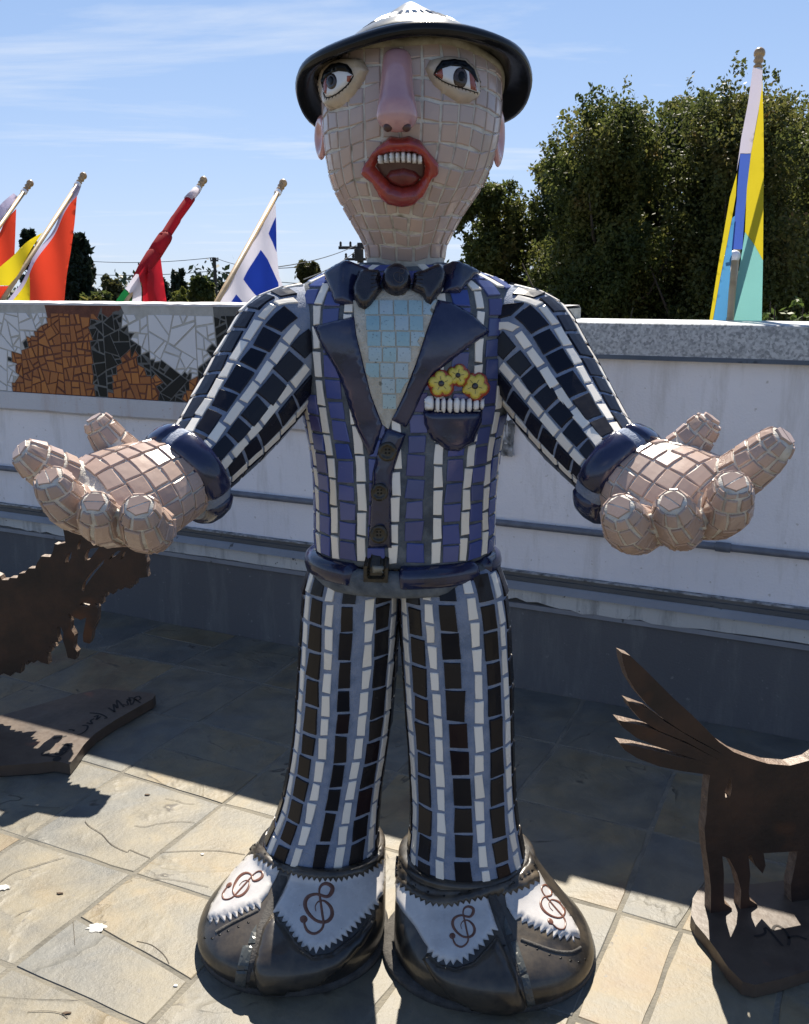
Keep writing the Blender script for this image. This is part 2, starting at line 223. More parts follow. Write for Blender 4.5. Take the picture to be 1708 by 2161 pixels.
def slate_mat():
    m, nt, b = nodes('slate_flagstone'); A = nt.nodes; K = nt.links
    ge = A.new('ShaderNodeNewGeometry'); oi = A.new('ShaderNodeObjectInfo')
    sc = A.new('ShaderNodeVectorMath'); sc.operation = 'SCALE'; sc.inputs[0].default_value = (37, 53, 0); K.new(oi.outputs['Random'], sc.inputs['Scale'])
    ad = A.new('ShaderNodeVectorMath'); K.new(ge.outputs[0], ad.inputs[0]); K.new(sc.outputs[0], ad.inputs[1])
    def noise(s, d, r=0.6, dist=0.0):
        n = A.new('ShaderNodeTexNoise'); n.inputs['Scale'].default_value = s; n.inputs['Detail'].default_value = d; n.inputs['Roughness'].default_value = r; n.inputs['Distortion'].default_value = dist; K.new(ad.outputs[0], n.inputs[0]); return n.outputs[0]
    n1 = noise(3.2, 7, 0.6, 0.6); n2 = noise(8, 8, 0.65, 0.4); n3 = noise(70, 6, 0.7)
    mixv = A.new('ShaderNodeMath'); mixv.operation = 'MULTIPLY_ADD'; K.new(oi.outputs['Random'], mixv.inputs[0]); mixv.inputs[1].default_value = 0.30; K.new(n1, mixv.inputs[2])
    off = A.new('ShaderNodeMath'); off.operation = 'SUBTRACT'; off.inputs[1].default_value = 0.16; K.new(mixv.outputs[0], off.inputs[0])
    rp = A.new('ShaderNodeValToRGB'); cr = rp.color_ramp
    for i, (p, c) in enumerate([(0.30, (0.118, 0.120, 0.114)), (0.42, (0.140, 0.132, 0.110)), (0.52, (0.165, 0.147, 0.108)), (0.62, (0.188, 0.152, 0.094)), (0.74, (0.165, 0.118, 0.075))]):
        if i > 1: cr.elements.new(p)
        cr.elements[i].position = p; cr.elements[i].color = (*c, 1)
    K.new(off.outputs[0], rp.inputs[0])
    m2 = A.new('ShaderNodeMix'); m2.data_type = 'RGBA'; m2.blend_type = 'MULTIPLY'; m2.inputs[0].default_value = 1.0
    r2 = A.new('ShaderNodeValToRGB'); r2.color_ramp.elements[0].position = 0.25; r2.color_ramp.elements[0].color = (0.55, 0.56, 0.58, 1); r2.color_ramp.elements[1].position = 0.62; r2.color_ramp.elements[1].color = (1.14, 1.11, 1.05, 1); K.new(n2, r2.inputs[0])
    K.new(rp.outputs[0], m2.inputs[6]); K.new(r2.outputs[0], m2.inputs[7])
    sr = A.new('ShaderNodeValToRGB'); sr.color_ramp.elements[0].position = 0.66; sr.color_ramp.elements[1].position = 0.73; n5 = noise(38, 3); K.new(n5, sr.inputs[0])
    m3 = A.new('ShaderNodeMix'); m3.data_type = 'RGBA'; K.new(sr.outputs[0], m3.inputs[0]); K.new(m2.outputs[2], m3.inputs[6]); m3.inputs[7].default_value = (0.13, 0.12, 0.105, 1)
    SLC = m3.outputs[2]
    # cleft slate: stepped layers with thin ledges
    st = A.new('ShaderNodeMath'); st.operation = 'MULTIPLY'; st.inputs[1].default_value = 5.0; nL = noise(1.6, 5, 0.55, 0.5); K.new(nL, st.inputs[0])
    fl = A.new('ShaderNodeMath'); fl.operation = 'FLOOR'; K.new(st.outputs[0], fl.inputs[0])
    fr = A.new('ShaderNodeMath'); fr.operation = 'FRACT'; K.new(st.outputs[0], fr.inputs[0])
    pw = A.new('ShaderNodeMath'); pw.operation = 'POWER'; pw.inputs[1].default_value = 9; K.new(fr.outputs[0], pw.inputs[0])
    su = A.new('ShaderNodeMath'); su.operation = 'ADD'; K.new(fl.outputs[0], su.inputs[0]); K.new(pw.outputs[0], su.inputs[1])
    s2 = A.new('ShaderNodeMath'); s2.operation = 'MULTIPLY_ADD'; K.new(n2, s2.inputs[0]); s2.inputs[1].default_value = 1.1; K.new(su.outputs[0], s2.inputs[2])
    s3 = A.new('ShaderNodeMath'); s3.operation = 'MULTIPLY_ADD'; K.new(n3, s3.inputs[0]); s3.inputs[1].default_value = 0.5; K.new(s2.outputs[0], s3.inputs[2])
    le = A.new('ShaderNodeValToRGB'); le.color_ramp.elements[0].position = 0.93; le.color_ramp.elements[1].position = 0.99; K.new(fr.outputs[0], le.inputs[0])
    lm = A.new('ShaderNodeValToRGB'); lm.color_ramp.elements[0].position = 0.50; lm.color_ramp.elements[1].position = 0.60; K.new(n2, lm.inputs[0])
    lx = A.new('ShaderNodeMath'); lx.operation = 'MULTIPLY'; K.new(le.outputs[0], lx.inputs[0]); K.new(lm.outputs[0], lx.inputs[1])
    m5 = A.new('ShaderNodeMix'); m5.data_type = 'RGBA'; K.new(lx.outputs[0], m5.inputs[0]); K.new(SLC, m5.inputs[6]); m5.inputs[7].default_value = (0.05, 0.043, 0.034, 1); K.new(m5.outputs[2], b.inputs['Base Color'])
    bp = A.new('ShaderNodeBump'); bp.inputs['Strength'].default_value = 0.85; bp.inputs['Distance'].default_value = 0.0030; K.new(s3.outputs[0], bp.inputs['Height']); K.new(bp.outputs[0], b.inputs['Normal'])
    mr = A.new('ShaderNodeMapRange'); mr.inputs[3].default_value = 0.38; mr.inputs[4].default_value = 0.68; K.new(n2, mr.inputs[0]); K.new(mr.outputs[0], b.inputs['Roughness'])
    b.inputs['Specular IOR Level'].default_value = 0.4
    return m
M['slate'] = slate_mat()
M['mortar'] = mat('mortar', [(0.105, 0.098, 0.08), (0.15, 0.138, 0.112), (0.175, 0.158, 0.122)], 0.95, scale=9, bump=0.8, bscale=120, coord='World')
M['earth'] = mat('far_ground', [(0.05, 0.06, 0.03), (0.09, 0.085, 0.05)], 0.95, scale=0.2, coord='World')

# ------------------------------------------------------------------ object helpers
ORG = {}
def tag(o, label=None, cat=None, group=None, kind=None):
    if label: o['label'] = label
    if cat: o['category'] = cat
    if group: o['group'] = group
    if kind: o['kind'] = kind
    return o
def place(name, me, parent, c):
    o = bpy.data.objects.new(name, me); COL.objects.link(o)
    c = np.asarray(c, float)
    po = ORG[parent.name] if parent else np.zeros(3)
    if parent: o.parent = parent
    o.location = tuple(c - po); ORG[o.name] = c
    return o
def empty(name, c):
    o = place(name, None, None, c); o.empty_display_size = 0.1; return o
def mesh(name, V, Fc, m, parent=None, smooth=False, fix=False, c=None):
    V = np.asarray(V, float)
    if c is None:
        c = (V.min(0) + V.max(0)) / 2
        if parent is None: c = np.array([c[0], c[1], V[:, 2].min()])
    me = bpy.data.meshes.new(name); me.from_pydata((V - c).tolist(), [], [list(map(int, f)) for f in Fc])
    if fix:
        bm = bmesh.new(); bm.from_mesh(me); bmesh.ops.recalc_face_normals(bm, faces=bm.faces); bm.to_mesh(me); bm.free()
    if smooth: me.polygons.foreach_set('use_smooth', [True] * len(me.polygons))
    me.materials.append(M[m] if isinstance(m, str) else m)
    return place(name, me, parent, c)
def box_vf(p0, ex, ey, ez):
    """box from a corner and three edge vectors"""
    p0, ex, ey, ez = map(lambda a: np.asarray(a, float), (p0, ex, ey, ez))
    V = [p0 + a * ex + b * ey + c * ez for c in (0, 1) for b in (0, 1) for a in (0, 1)]
    Fc = [(0, 2, 3, 1), (4, 5, 7, 6), (0, 1, 5, 4), (2, 6, 7, 3), (0, 4, 6, 2), (1, 3, 7, 5)]
    return V, Fc
class MB:
    def __init__(s): s.V = []; s.F = []
    def add(s, V, Fc):
        k = len(s.V); s.V += [np.asarray(v, float) for v in V]; s.F += [tuple(i + k for i in f) for f in Fc]; return s
    def build(s, name, m, parent=None, smooth=False, fix=True): return mesh(name, s.V, s.F, m, parent, smooth, fix)
def profile_vf(pts, s0, s1, ns=1):
    """closed (off, z) profile extruded along the wall from s0 to s1"""
    n = len(pts); V = []; Fc = []
    for k in range(ns + 1):
        s = s0 + (s1 - s0) * k / ns
        V += [wc(s, o, z) for o, z in pts]
    for k in range(ns):
        for i in range(n):
            j = (i + 1) % n; Fc.append((k * n + i, k * n + j, (k + 1) * n + j, (k + 1) * n + i))
    Fc.append(tuple(range(n))); Fc.append(tuple(range(ns * n, ns * n + n)))
    return V, Fc
def smoothtube(path, rad, nseg=10, cap=True):
    """round tube along a polyline; rad scalar or per point"""
    P = np.asarray(path, float); n = len(P); rr = np.broadcast_to(np.asarray(rad, float), (n,))
    T = np.gradient(P, axis=0); T /= np.linalg.norm(T, axis=1)[:, None]
    a = np.cross(T[0], [0, 0, 1.0]);
    if np.linalg.norm(a) < 1e-3: a = np.cross(T[0], [1.0, 0, 0])
    V = []; Fc = []
    for i in range(n):
        a = a - T[i] * (a @ T[i]); a /= np.linalg.norm(a); b = np.cross(T[i], a)
        for k in range(nseg):
            t = 2 * math.pi * k / nseg; V.append(P[i] + rr[i] * (a * math.cos(t) + b * math.sin(t)))
    for i in range(n - 1):
        for k in range(nseg):
            k2 = (k + 1) % nseg; Fc.append((i * nseg + k, i * nseg + k2, (i + 1) * nseg + k2, (i + 1) * nseg + k))
    if cap: Fc.append(tuple(range(nseg))[::-1]); Fc.append(tuple(range((n - 1) * nseg, n * nseg)))
    return V, Fc
def lathe(prof, origin, axis, nseg=32, wob=None):
    """prof: (radius, height) pairs about an axis"""
    ax = np.asarray(axis, float); ax /= np.linalg.norm(ax)
    a = np.cross(ax, [0, 1.0, 0]);
    if np.linalg.norm(a) < 1e-3: a = np.cross(ax, [1.0, 0, 0])
    a /= np.linalg.norm(a); b = np.cross(ax, a); V = []; Fc = []
    for r, h in prof:
        for k in range(nseg):
            t = 2 * math.pi * k / nseg; q = (wob(t, r) if wob else 0)
            V.append(np.asarray(origin) + (a * math.cos(t) + b * math.sin(t)) * r + ax * (h + q))
    for i in range(len(prof) - 1):
        for k in range(nseg):
            k2 = (k + 1) % nseg; Fc.append((i * nseg + k, i * nseg + k2, (i + 1) * nseg + k2, (i + 1) * nseg + k))
    Fc.append(tuple(range(nseg))); Fc.append(tuple(range((len(prof) - 1) * nseg, len(prof) * nseg)))
    return V, Fc
def ball(c, r, nu=14, nv=9, sq=(1, 1, 1)):
    return lathe([(max(1e-4, r * math.sin(math.pi * i / nv)), -r * math.cos(math.pi * i / nv)) for i in range(nv + 1)], c, (0, 0, 1), nu)

# ================================================================== THE SETTING
# far ground and the terrace block
V = [(-600, -600, -3.2), (600, -600, -3.2), (600, 1500, -3.2), (-600, 1500, -3.2)]
tag(mesh('ground', V, [(0, 1, 2, 3)], 'earth'), kind='structure')
def sd(s, d, z): return wc(s, -d, z)
V = [sd(-9, -0.36, -0.0010), sd(9, -0.36, -0.0010), sd(9, 11, -0.0010), sd(-9, 11, -0.0010), sd(-9, -0.36, -3.1), sd(9, -0.36, -3.1), sd(9, 11, -3.1), sd(-9, 11, -3.1)]
floor = tag(mesh('terrace_floor', V, [(0, 3, 2, 1), (4, 5, 6, 7), (0, 1, 5, 4), (1, 2, 6, 5), (2, 3, 7, 6), (3, 0, 4, 7)], 'mortar', fix=True), kind='structure')
PIT_T = 0.394
r2 = random.Random(5)
node = {}
def nd(i, j):
    if (i, j) not in node: node[(i, j)] = np.array([-0.432 + PIT_T * i + r2.uniform(-0.012, 0.012), max(0.004, 1.19 + PIT_T * j + r2.uniform(-0.012, 0.012))])
    return node[(i, j)]
def stone(c4):
    cen = np.mean(c4, 0); g = r2.uniform(0.0035, 0.0065); ring = []
    for k in range(len(c4)):
        a, b = np.array(c4[k]), np.array(c4[(k + 1) % len(c4)]); t = b - a; l = np.linalg.norm(t); nrm = np.array([-t[1], t[0]]) / l
        if nrm @ (cen - a) < 0: nrm = -nrm
        n = max(2, int(l / 0.075))
        for q in range(n): ring.append(a + t * (q / n) + nrm * (g + r2.uniform(-0.0022, 0.003)) + (t / l * g if q == 0 else 0))
    ring = np.array(ring); cen = ring.mean(0); n = len(ring)
    z0 = r2.uniform(-0.0004, 0.0012); tx, ty = r2.uniform(-0.003, 0.003), r2.uniform(-0.003, 0.003)
    zt = lambda p: z0 + (p[0] - cen[0]) * tx + (p[1] - cen[1]) * ty
    Vt = [sd(p[0], p[1], -0.012) for p in ring] + [sd(*(cen + (p - cen) * 0.997), zt(p) - 0.0014) for p in ring] + [sd(*(cen + (p - cen) * 0.985), zt(p)) for p in ring]
    Fc = [(a, (a + 1) % n, n + (a + 1) % n, n + a) for a in range(n)] + [(n + a, n + (a + 1) % n, 2 * n + (a + 1) % n, 2 * n + a) for a in range(n)] + [tuple(range(2 * n, 3 * n))]
    mesh('flagstone', Vt, Fc, 'slate', floor, fix=True)
for i in range(-8, 8):
    for j in range(-3, 8):
        c4 = [nd(i, j), nd(i + 1, j), nd(i + 1, j + 1), nd(i, j + 1)]
        if r2.random() < 0.26:
            a, b = r2.uniform(0.3, 0.7), r2.uniform(0.3, 0.7); p = c4[0] + (c4[1] - c4[0]) * a; q = c4[3] + (c4[2] - c4[3]) * b
            if r2.random() < 0.5: p = c4[0] + (c4[3] - c4[0]) * a; q = c4[1] + (c4[2] - c4[1]) * b; stone([c4[0], c4[1], q, p]); stone([p, q, c4[2], c4[3]])
            else: stone([c4[0], p, q, c4[3]]); stone([p, c4[1], c4[2], q])
        else: stone(c4)

# ---- parapet wall: white stucco above a grey membrane kerb, metal cap on the right, mosaic top on the left
S_CAP = (wallpt(1165, 700) - WP) @ WD
S_LEDGE = (wallpt(1076, 920) - WP) @ WD
wall = tag(empty('parapet_wall', wc(0, 0, 0)), 'white stucco parapet wall with grey base and galvanised metal cap behind the statue', 'wall')
mesh('stucco_face', *profile_vf([(0, 0.468), (0.36, 0.468), (0.36, 1.36), (0, 1.36)], -6, 5), 'stucco', wall, fix=True)
mesh('kerb_membrane', *profile_vf([(-0.012, -0.02), (0.36, -0.02), (0.36, 0.322), (-0.006, 0.322)], -6, 5), 'curb', wall, fix=True)
mesh('edge_strip', *profile_vf([(-0.016, 0.323), (0.3, 0.323), (0.3, 0.341), (-0.016, 0.341)], -6, 5), 'flashlight', wall, fix=True)
# the peeling strip has a ragged lower edge
pv = []; pf = []; ns = 260
for k in range(ns + 1):
    s = -6 + 11 * k / ns
    rag = 0.346 + 0.017 * (math.sin(s * 5.1) * 0.5 + math.sin(s * 13.7 + 1) * 0.3 + r2.uniform(-0.4, 0.4)) * (1 if math.sin(s * 2.3 + 0.7) > -0.2 else 0.15)
    pv += [wc(s, -0.0185, min(0.385, max(0.33, rag))), wc(s, -0.0185, 0.399)]
for k in range(ns): pf.append((2 * k, 2 * k + 2, 2 * k + 3, 2 * k + 1))
mesh('peeling_paint', pv, pf, 'peel', wall)
mesh('drip_flashing', *profile_vf([(-0.034, 0.40), (0.3, 0.40), (0.3, 0.428), (-0.02, 0.428), (-0.026, 0.418)], -6, 5), 'flashlight', wall, fix=True)
mesh('base_flashing', *profile_vf([(-0.017, 0.4285), (0.3, 0.4285), (0.3, 0.462), (-0.012, 0.462), (-0.012, 0.448), (-0.019, 0.446)], -6, 5), 'flash', wall, fix=True)
mesh('weep_lip', *profile_vf([(-0.022, 0.4625), (0.3, 0.4625), (0.3, 0.4675), (-0.022, 0.4675)], -6, 5), 'concrete', wall, fix=True)
mesh('metal_cap', *profile_vf([(-0.022, 1.276), (-0.001, 1.276), (-0.001, 1.365), (0.365, 1.365), (0.365, 1.27), (0.385, 1.27), (0.385, 1.380), (0.38, 1.3835), (-0.018, 1.3835), (-0.022, 1.380)], S_CAP, 5), 'galv', wall, fix=True)
mesh('cap_drip_edge', *profile_vf([(-0.031, 1.262), (-0.001, 1.262), (-0.001, 1.2758), (-0.024, 1.2758)], S_CAP, 5), 'flash', wall, fix=True)

mos = tag(empty('mosaic_wall_top', wc(-2, 0, 1.02)), 'mosaic of broken white, orange and black tiles along the wall top on the left', 'mosaic')
mesh('backing_block', *profile_vf([(-0.018, 1.021), (0.38, 1.021), (0.38, 1.422), (-0.018, 1.422)], -6, S_CAP - 0.002), 'grout_light', mos, fix=True)
lv = []; lf = []; ns = 60
for k in range(ns + 1):
    s = -6 + (S_LEDGE + 6) * k / ns; e = r2.uniform(-0.003, 0.003)
    lv += [wc(s, -0.026 + e * 0.4, 1.0205), wc(s, -0.028 + e * 0.5, 0.945 + e), wc(s, -0.016, 0.934 + e), wc(s, 0.05, 0.93), wc(s, 0.05, 1.0205)]
for k in range(ns):
    for a in range(5): lf.append((5 * k + a, 5 * k + (a + 1) % 5, 5 * k + 5 + (a + 1) % 5, 5 * k + 5 + a))
lf.append((0, 1, 2, 3, 4)); lf.append(tuple(5 * ns + a for a in range(5)))
mesh('plaster_ledge', lv, lf, 'ledge', mos, fix=True)
# lit top crust
cv = []; cf = []; ns = 160
for k in range(ns + 1):
    s = -6 + (S_CAP - 0.003 + 6) * k / ns; e = r2.uniform(-0.004, 0.004)
    cv += [wc(s, -0.022 + e * 0.4, 1.4215), wc(s, -0.0215 + e * 0.3, 1.430 + e * 0.4), wc(s, 0.36, 1.433 + e * 0.3), wc(s, 0.385, 1.4215)]
for k in range(ns):
    for a in range(4): cf.append((4 * k + a, 4 * k + (a + 1) % 4, 4 * k + 4 + (a + 1) % 4, 4 * k + 4 + a))
mesh('top_crust', cv, cf, 'ledge', mos, fix=True)
ZP = lambda pts: np.array([(lambda p: ((p - WP) @ WD, p[2]))(wallpt(0.28 * x, 410 + 0.28 * y, -0.02)) for x, y in pts])
zones = [('white', ZP([(-900, 780), (345, 780), (340, 960), (190, 1100), (190, 1170), (60, 1230), (130, 1370), (50, 1560), (-900, 1560)])),
         ('black', ZP([(720, 905), (912, 905), (910, 980), (980, 1060), (1020, 1170), (890, 1260), (830, 1500), (800, 1560), (730, 1560), (700, 1150), (685, 1010)])),
         ('white', ZP([(915, 780), (1630, 780), (1620, 1100), (1590, 1200), (1480, 1370), (1350, 1350), (1250, 1270), (1150, 1230), (1040, 1170), (980, 1050), (910, 960)])),
         ('orange', ZP([(1010, 1180), (1080, 1350), (1200, 1380), (1200, 1600), (810, 1600), (890, 1270)])),
         ('black', ZP([(1030, 1170), (1250, 1250), (1450, 1350), (1330, 1600), (1200, 1600), (1200, 1380), (1080, 1350)])),
         ('orange', ZP([(1330, 1600), (1480, 1370), (1530, 1390), (1450, 1620)])),
         ('orange', ZP([(345, 780), (915, 780), (910, 905), (720, 905), (685, 1010), (720, 1600), (40, 1600), (130, 1370), (80, 1230), (190, 1160), (200, 1090), (340, 960)]))]
def inpoly(P, x, y):
    P = np.asarray(P); x1, y1 = P[:, 0], P[:, 1]; x2, y2 = np.roll(x1, -1), np.roll(y1, -1)
    c = ((y1 > y) != (y2 > y)) & (x < (x2 - x1) * (y - y1) / (y2 - y1 + 1e-12) + x1); return bool(c.sum() % 2)
def zone_of(s, z):
    for n_, P in zones:
        if inpoly(P, s, z): return n_
    if s < -2.3: return 'white'
    return ['black', 'white', 'orange'][int((math.sin(s * 5.3) + math.sin(s * 2.1 + z * 9) + 2) * 0.74) % 3] if s > -0.25 else 'black'
def clip(poly, nx, ny, c):
    o = []
    for i in range(len(poly)):
        a, b = poly[i], poly[(i + 1) % len(poly)]; da = a[0] * nx + a[1] * ny - c; db = b[0] * nx + b[1] * ny - c
        if da <= 0: o.append(a)
        if da * db < 0: t = da / (da - db); o.append((a[0] + (b[0] - a[0]) * t, a[1] + (b[1] - a[1]) * t))
    return o
def area(P): P = np.array(P); return abs(np.sum(P[:, 0] * np.roll(P[:, 1], -1) - np.roll(P[:, 0], -1) * P[:, 1])) / 2
def inset(P, g):
    c = np.mean(P, 0); Q = list(map(tuple, P)); n = len(P)
    for k in range(n):
        a, b = np.array(P[k]), np.array(P[(k + 1) % n]); t = b - a; l = np.linalg.norm(t)
        if l < 1e-6: continue
        nn = np.array([t[1], -t[0]]) / l
        if nn @ (c - a) > 0: nn = -nn
        Q = clip(Q, nn[0], nn[1], nn @ a - g)
        if len(Q) < 3: return None
    return Q
target = dict(white=(0.0025, 0.0105), orange=(0.0013, 0.0034), black=(0.0025, 0.012))
cells = []; todo = [[(-2.95 + 0.25 * k, 1.021), (-2.95 + 0.25 * (k + 1), 1.021), (-2.95 + 0.25 * (k + 1), 1.4215), (-2.95 + 0.25 * k, 1.4215)] for k in range(int((S_CAP - 0.003 + 2.95) / 0.25))]
k_ = int((S_CAP - 0.003 + 2.95) / 0.25) * 0.25 - 2.95; todo.append([(k_, 1.021), (S_CAP - 0.003, 1.021), (S_CAP - 0.003, 1.4215), (k_, 1.4215)])
while todo:
    P = todo.pop(); c = np.mean(P, 0); A_ = area(P); zn = zone_of(*c); lo_, hi_ = target[zn]
    mixed = any(zone_of(*(c + (np.array(p) - c) * 0.85)) != zn for p in P)
    if A_ < (0.0011 if mixed else r2.uniform(lo_, hi_)): cells.append((P, zn)); continue
    ls = [np.linalg.norm(np.array(P[(k + 1) % len(P)]) - np.array(P[k])) for k in range(len(P))]; k = int(np.argmax(ls)); e = np.array(P[(k + 1) % len(P)]) - np.array(P[k]); e /= np.linalg.norm(e)
    a = math.atan2(e[1], e[0]) + r2.uniform(-0.6, 0.6) * (0.45 if zn == 'orange' else 1.0); nx, ny = math.cos(a), math.sin(a)
    q = c + e * ls[k] * r2.uniform(-0.16, 0.16); d = nx * q[0] + ny * q[1]
    A1, B1 = clip(P, nx, ny, d), clip(P, -nx, -ny, -d)
    if len(A1) < 3 or len(B1) < 3 or area(A1) < 1e-5 or area(B1) < 1e-5: cells.append((P, zn)); continue
    todo += [A1, B1]
M['mwhite'] = mat('broken_white_tile', [(0.56, 0.57, 0.60), (0.68, 0.68, 0.70), (0.62, 0.62, 0.64)], 0.35, rand=True, noise_mix=0.2, bump=0.15)
M['morange'] = mat('broken_orange_tile', [(0.36, 0.115, 0.016), (0.28, 0.085, 0.014), (0.42, 0.145, 0.022), (0.24, 0.07, 0.013)], 0.45, rand=True, noise_mix=0.3, scale=12, bump=0.2)
M['mblack'] = mat('broken_black_tile', [(0.010, 0.012, 0.012), (0.018, 0.018, 0.016), (0.013, 0.016, 0.018)], 0.45, rand=True, noise_mix=0.2, bump=0.2, spec=0.15)
M['gwhite'] = mat('mosaic_white_grout', [(0.40, 0.385, 0.35), (0.50, 0.49, 0.455)], 0.9, scale=20, bump=0.6, bscale=200, coord='World')
M['gorange'] = mat('mosaic_red_grout', [(0.11, 0.04, 0.025), (0.17, 0.065, 0.04)], 0.9, scale=20, bump=0.6, bscale=200, coord='World')
M['gblack'] = mat('mosaic_grey_grout', [(0.10, 0.10, 0.095), (0.16, 0.16, 0.15)], 0.9, scale=20, bump=0.6, bscale=200, coord='World')
gm = dict(white=MB(), orange=MB(), black=MB())
for P0, zn in cells:
    gm[zn].add([wc(a, -0.0195 - 0.0002 * ['white', 'orange', 'black'].index(zn), b) for a, b in P0], [tuple(range(len(P0)))])
    P = clip(P0, 0, 1, 1.388)
    if len(P) < 3 or area(P) < 1e-4: continue
    P = inset(P, r2.uniform(0.0022, 0.0052))
    if not P: continue
    P = np.array(P); c = P.mean(0); n = len(P)
    if n < 3 or abs(np.sum(P[:, 0] * np.roll(P[:, 1], -1) - np.roll(P[:, 0], -1) * P[:, 1])) / 2 < 0.00016: continue
    h = r2.uniform(0.0213, 0.0222)
    Vt = [wc(a, -0.019, b) for a, b in P] + [wc(a, -h + 0.0006, b) for a, b in P] + [wc(*(lambda q: (q[0], -h + r2.uniform(-.0004, .0004), q[1]))(c + (p - c) * (1 - 0.0012 / max(0.006, np.linalg.norm(p - c))))) for p in P]
    Fc = [(a, (a + 1) % n, n + (a + 1) % n, n + a) for a in range(n)] + [(n + a, n + (a + 1) % n, 2 * n + (a + 1) % n, 2 * n + a) for a in range(n)] + [tuple(range(2 * n, 3 * n))]
    mesh(dict(white='white_shard', orange='orange_shard', black='black_shard')[zn], Vt, Fc, 'm' + zn, mos, fix=True)
for zn in gm: gm[zn].build(zn + '_grout', 'g' + zn, mos, fix=False)
# broken concrete at the end of the ledge
bm = bmesh.new(); bmesh.ops.create_cube(bm, size=1); bmesh.ops.subdivide_edges(bm, edges=bm.edges, cuts=5, use_grid_fill=True)
pc = wallpt(1072, 922); sc_ = (pc - WP) @ WD
Vv = []
for v in bm.verts:
    j = [r2.uniform(-0.004, 0.004) for _ in range(3)]
    Vv.append(wc(sc_ + v.co.x * 0.05 + j[0], -0.005 + v.co.y * 0.04 + j[1], pc[2] + v.co.z * 0.13 + j[2]))
Ff = [[v.index for v in f.verts] for f in bm.faces]; bm.free()
mesh('broken_concrete', Vv, Ff, 'concrete', mos, fix=True)

# conduit along the wall
cond = tag(empty('conduit_pipe', wc(-6, -0.02, 0.64)), 'thin grey conduit pipe running along the white wall at knee height', 'pipe')
mesh('pipe_run', *smoothtube([wc(s, -0.016, 0.645) for s in np.linspace(-6, 5, 12)], 0.0125, 10), 'pipe', cond, smooth=True)
for x_, y_ in [(2235 / 1.4637, 1685 / 1.4637), (300, 1027)]:
    s = (wallpt(x_, y_, -0.016) - WP) @ WD
    mesh('coupling', *smoothtube([wc(s + a, -0.016, 0.645) for a in (-0.025, -0.024, 0.0, 0.024, 0.025)], [0.0125, 0.017, 0.0175, 0.017, 0.0125], 12), 'pipe', cond, smooth=True)
for s in (-2.4, -1.2, 0.25):
    mesh('strap_clip', *profile_vf([(-0.031, 0.626), (0.0, 0.622), (0.0, 0.668), (-0.031, 0.664)], s, s + 0.012), 'pipe', cond, fix=True)

# ---- cloth helpers and flags on the outer side of the wall
def cdt(poly, spacing, holes=()):
    """triangulated 2-D polygon with interior points; returns verts, tris, boundary distance"""
    def dens(P):
        o = []
        for i in range(len(P)):
            a, b = np.array(P[i], float), np.array(P[(i + 1) % len(P)], float); n = max(1, int(np.ceil(np.linalg.norm(b - a) / spacing)))
            o += [a + (b - a) * k / n for k in range(n)]
        return np.array(o)
    loops = [dens(poly)] + [dens(h) for h in holes]
    A = np.concatenate([l for l in loops]); Bn = np.concatenate([np.roll(l, -1, 0) for l in loops])
    def dist(P):
        d = Bn - A; l2 = (d ** 2).sum(1); t = np.clip((((P[:, None] - A) * d).sum(2)) / l2, 0, 1)
        return np.sqrt((((A + t[..., None] * d) - P[:, None]) ** 2).sum(2)).min(1)
    mn, mxx = loops[0].min(0), loops[0].max(0)
    gx = np.arange(mn[0], mxx[0], spacing); gy = np.arange(mn[1], mxx[1], spacing * 0.866)
    G = np.array([(x + (spacing / 2 if j % 2 else 0), y) for j, y in enumerate(gy) for x in gx]).reshape(-1, 2)
    keep = []
    if len(G):
        D = dist(G); keep = [g for g, dd in zip(G, D) if dd > spacing * 0.55 and inpoly(poly, *g) and not any(inpoly(h, *g) for h in holes)]
    vs_ = [Vector(p) for l in loops for p in l] + [Vector(p) for p in keep]
    ed = []; k = 0
    for l in loops: ed += [(k + i, k + (i + 1) % len(l)) for i in range(len(l))]; k += len(l)
    r = geometry.delaunay_2d_cdt(vs_, ed, [], 0, 1e-7)
    P = np.array([tuple(v) for v in r[0]]); T = []
    for f in r[2]:
        for q in range(1, len(f) - 1):
            t = (f[0], f[q], f[q + 1]); c = P[list(t)].mean(0)
            a2 = abs(np.cross(P[t[1]] - P[t[0]], P[t[2]] - P[t[0]]))
            if a2 > 1e-9 and inpoly(poly, *c) and not any(inpoly(h, *c) for h in holes): T.append(t)
    return P, T, dist(P)
CL = {k: cloth_mat('cloth_' + k, c) for k, c in dict(red=(0.72, 0.06, 0.025), yellow=(0.78, 0.62, 0.02), white=(0.72, 0.70, 0.80), green=(0.01, 0.17, 0.045), crimson=(0.50, 0.016, 0.03), blue=(0.02, 0.07, 0.50), sky=(0.07, 0.24, 0.46), teal=(0.18, 0.42, 0.40), gold=(0.52, 0.42, 0.02), royal=(0.05, 0.10, 0.40), pearl=(0.42, 0.40, 0.50), lilac=(0.5, 0.47, 0.66)).items()}
M.update({'c_' + k: v for k, v in CL.items()})
def finial(root, p, d, r=0.021):
    d = d / np.linalg.norm(d)
    prof = [(0.009, -0.03), (0.016, -0.028), (0.017, -0.02), (0.011, -0.014), (0.012, -0.008), (0.019, 0.0)] + [(r * math.sin(a), 0.016 + r * -math.cos(a) + r * 0.62) for a in np.linspace(0.75, math.pi - 0.01, 9)]
    mesh('finial', *lathe(prof, p, d, 20), 'finial', root, smooth=True, fix=True)
    mesh('ring', *lathe([(0.0125, -0.052), (0.0185, -0.05), (0.0185, -0.034), (0.0125, -0.032)], p, d, 18), 'whitering', root, smooth=False, fix=True)
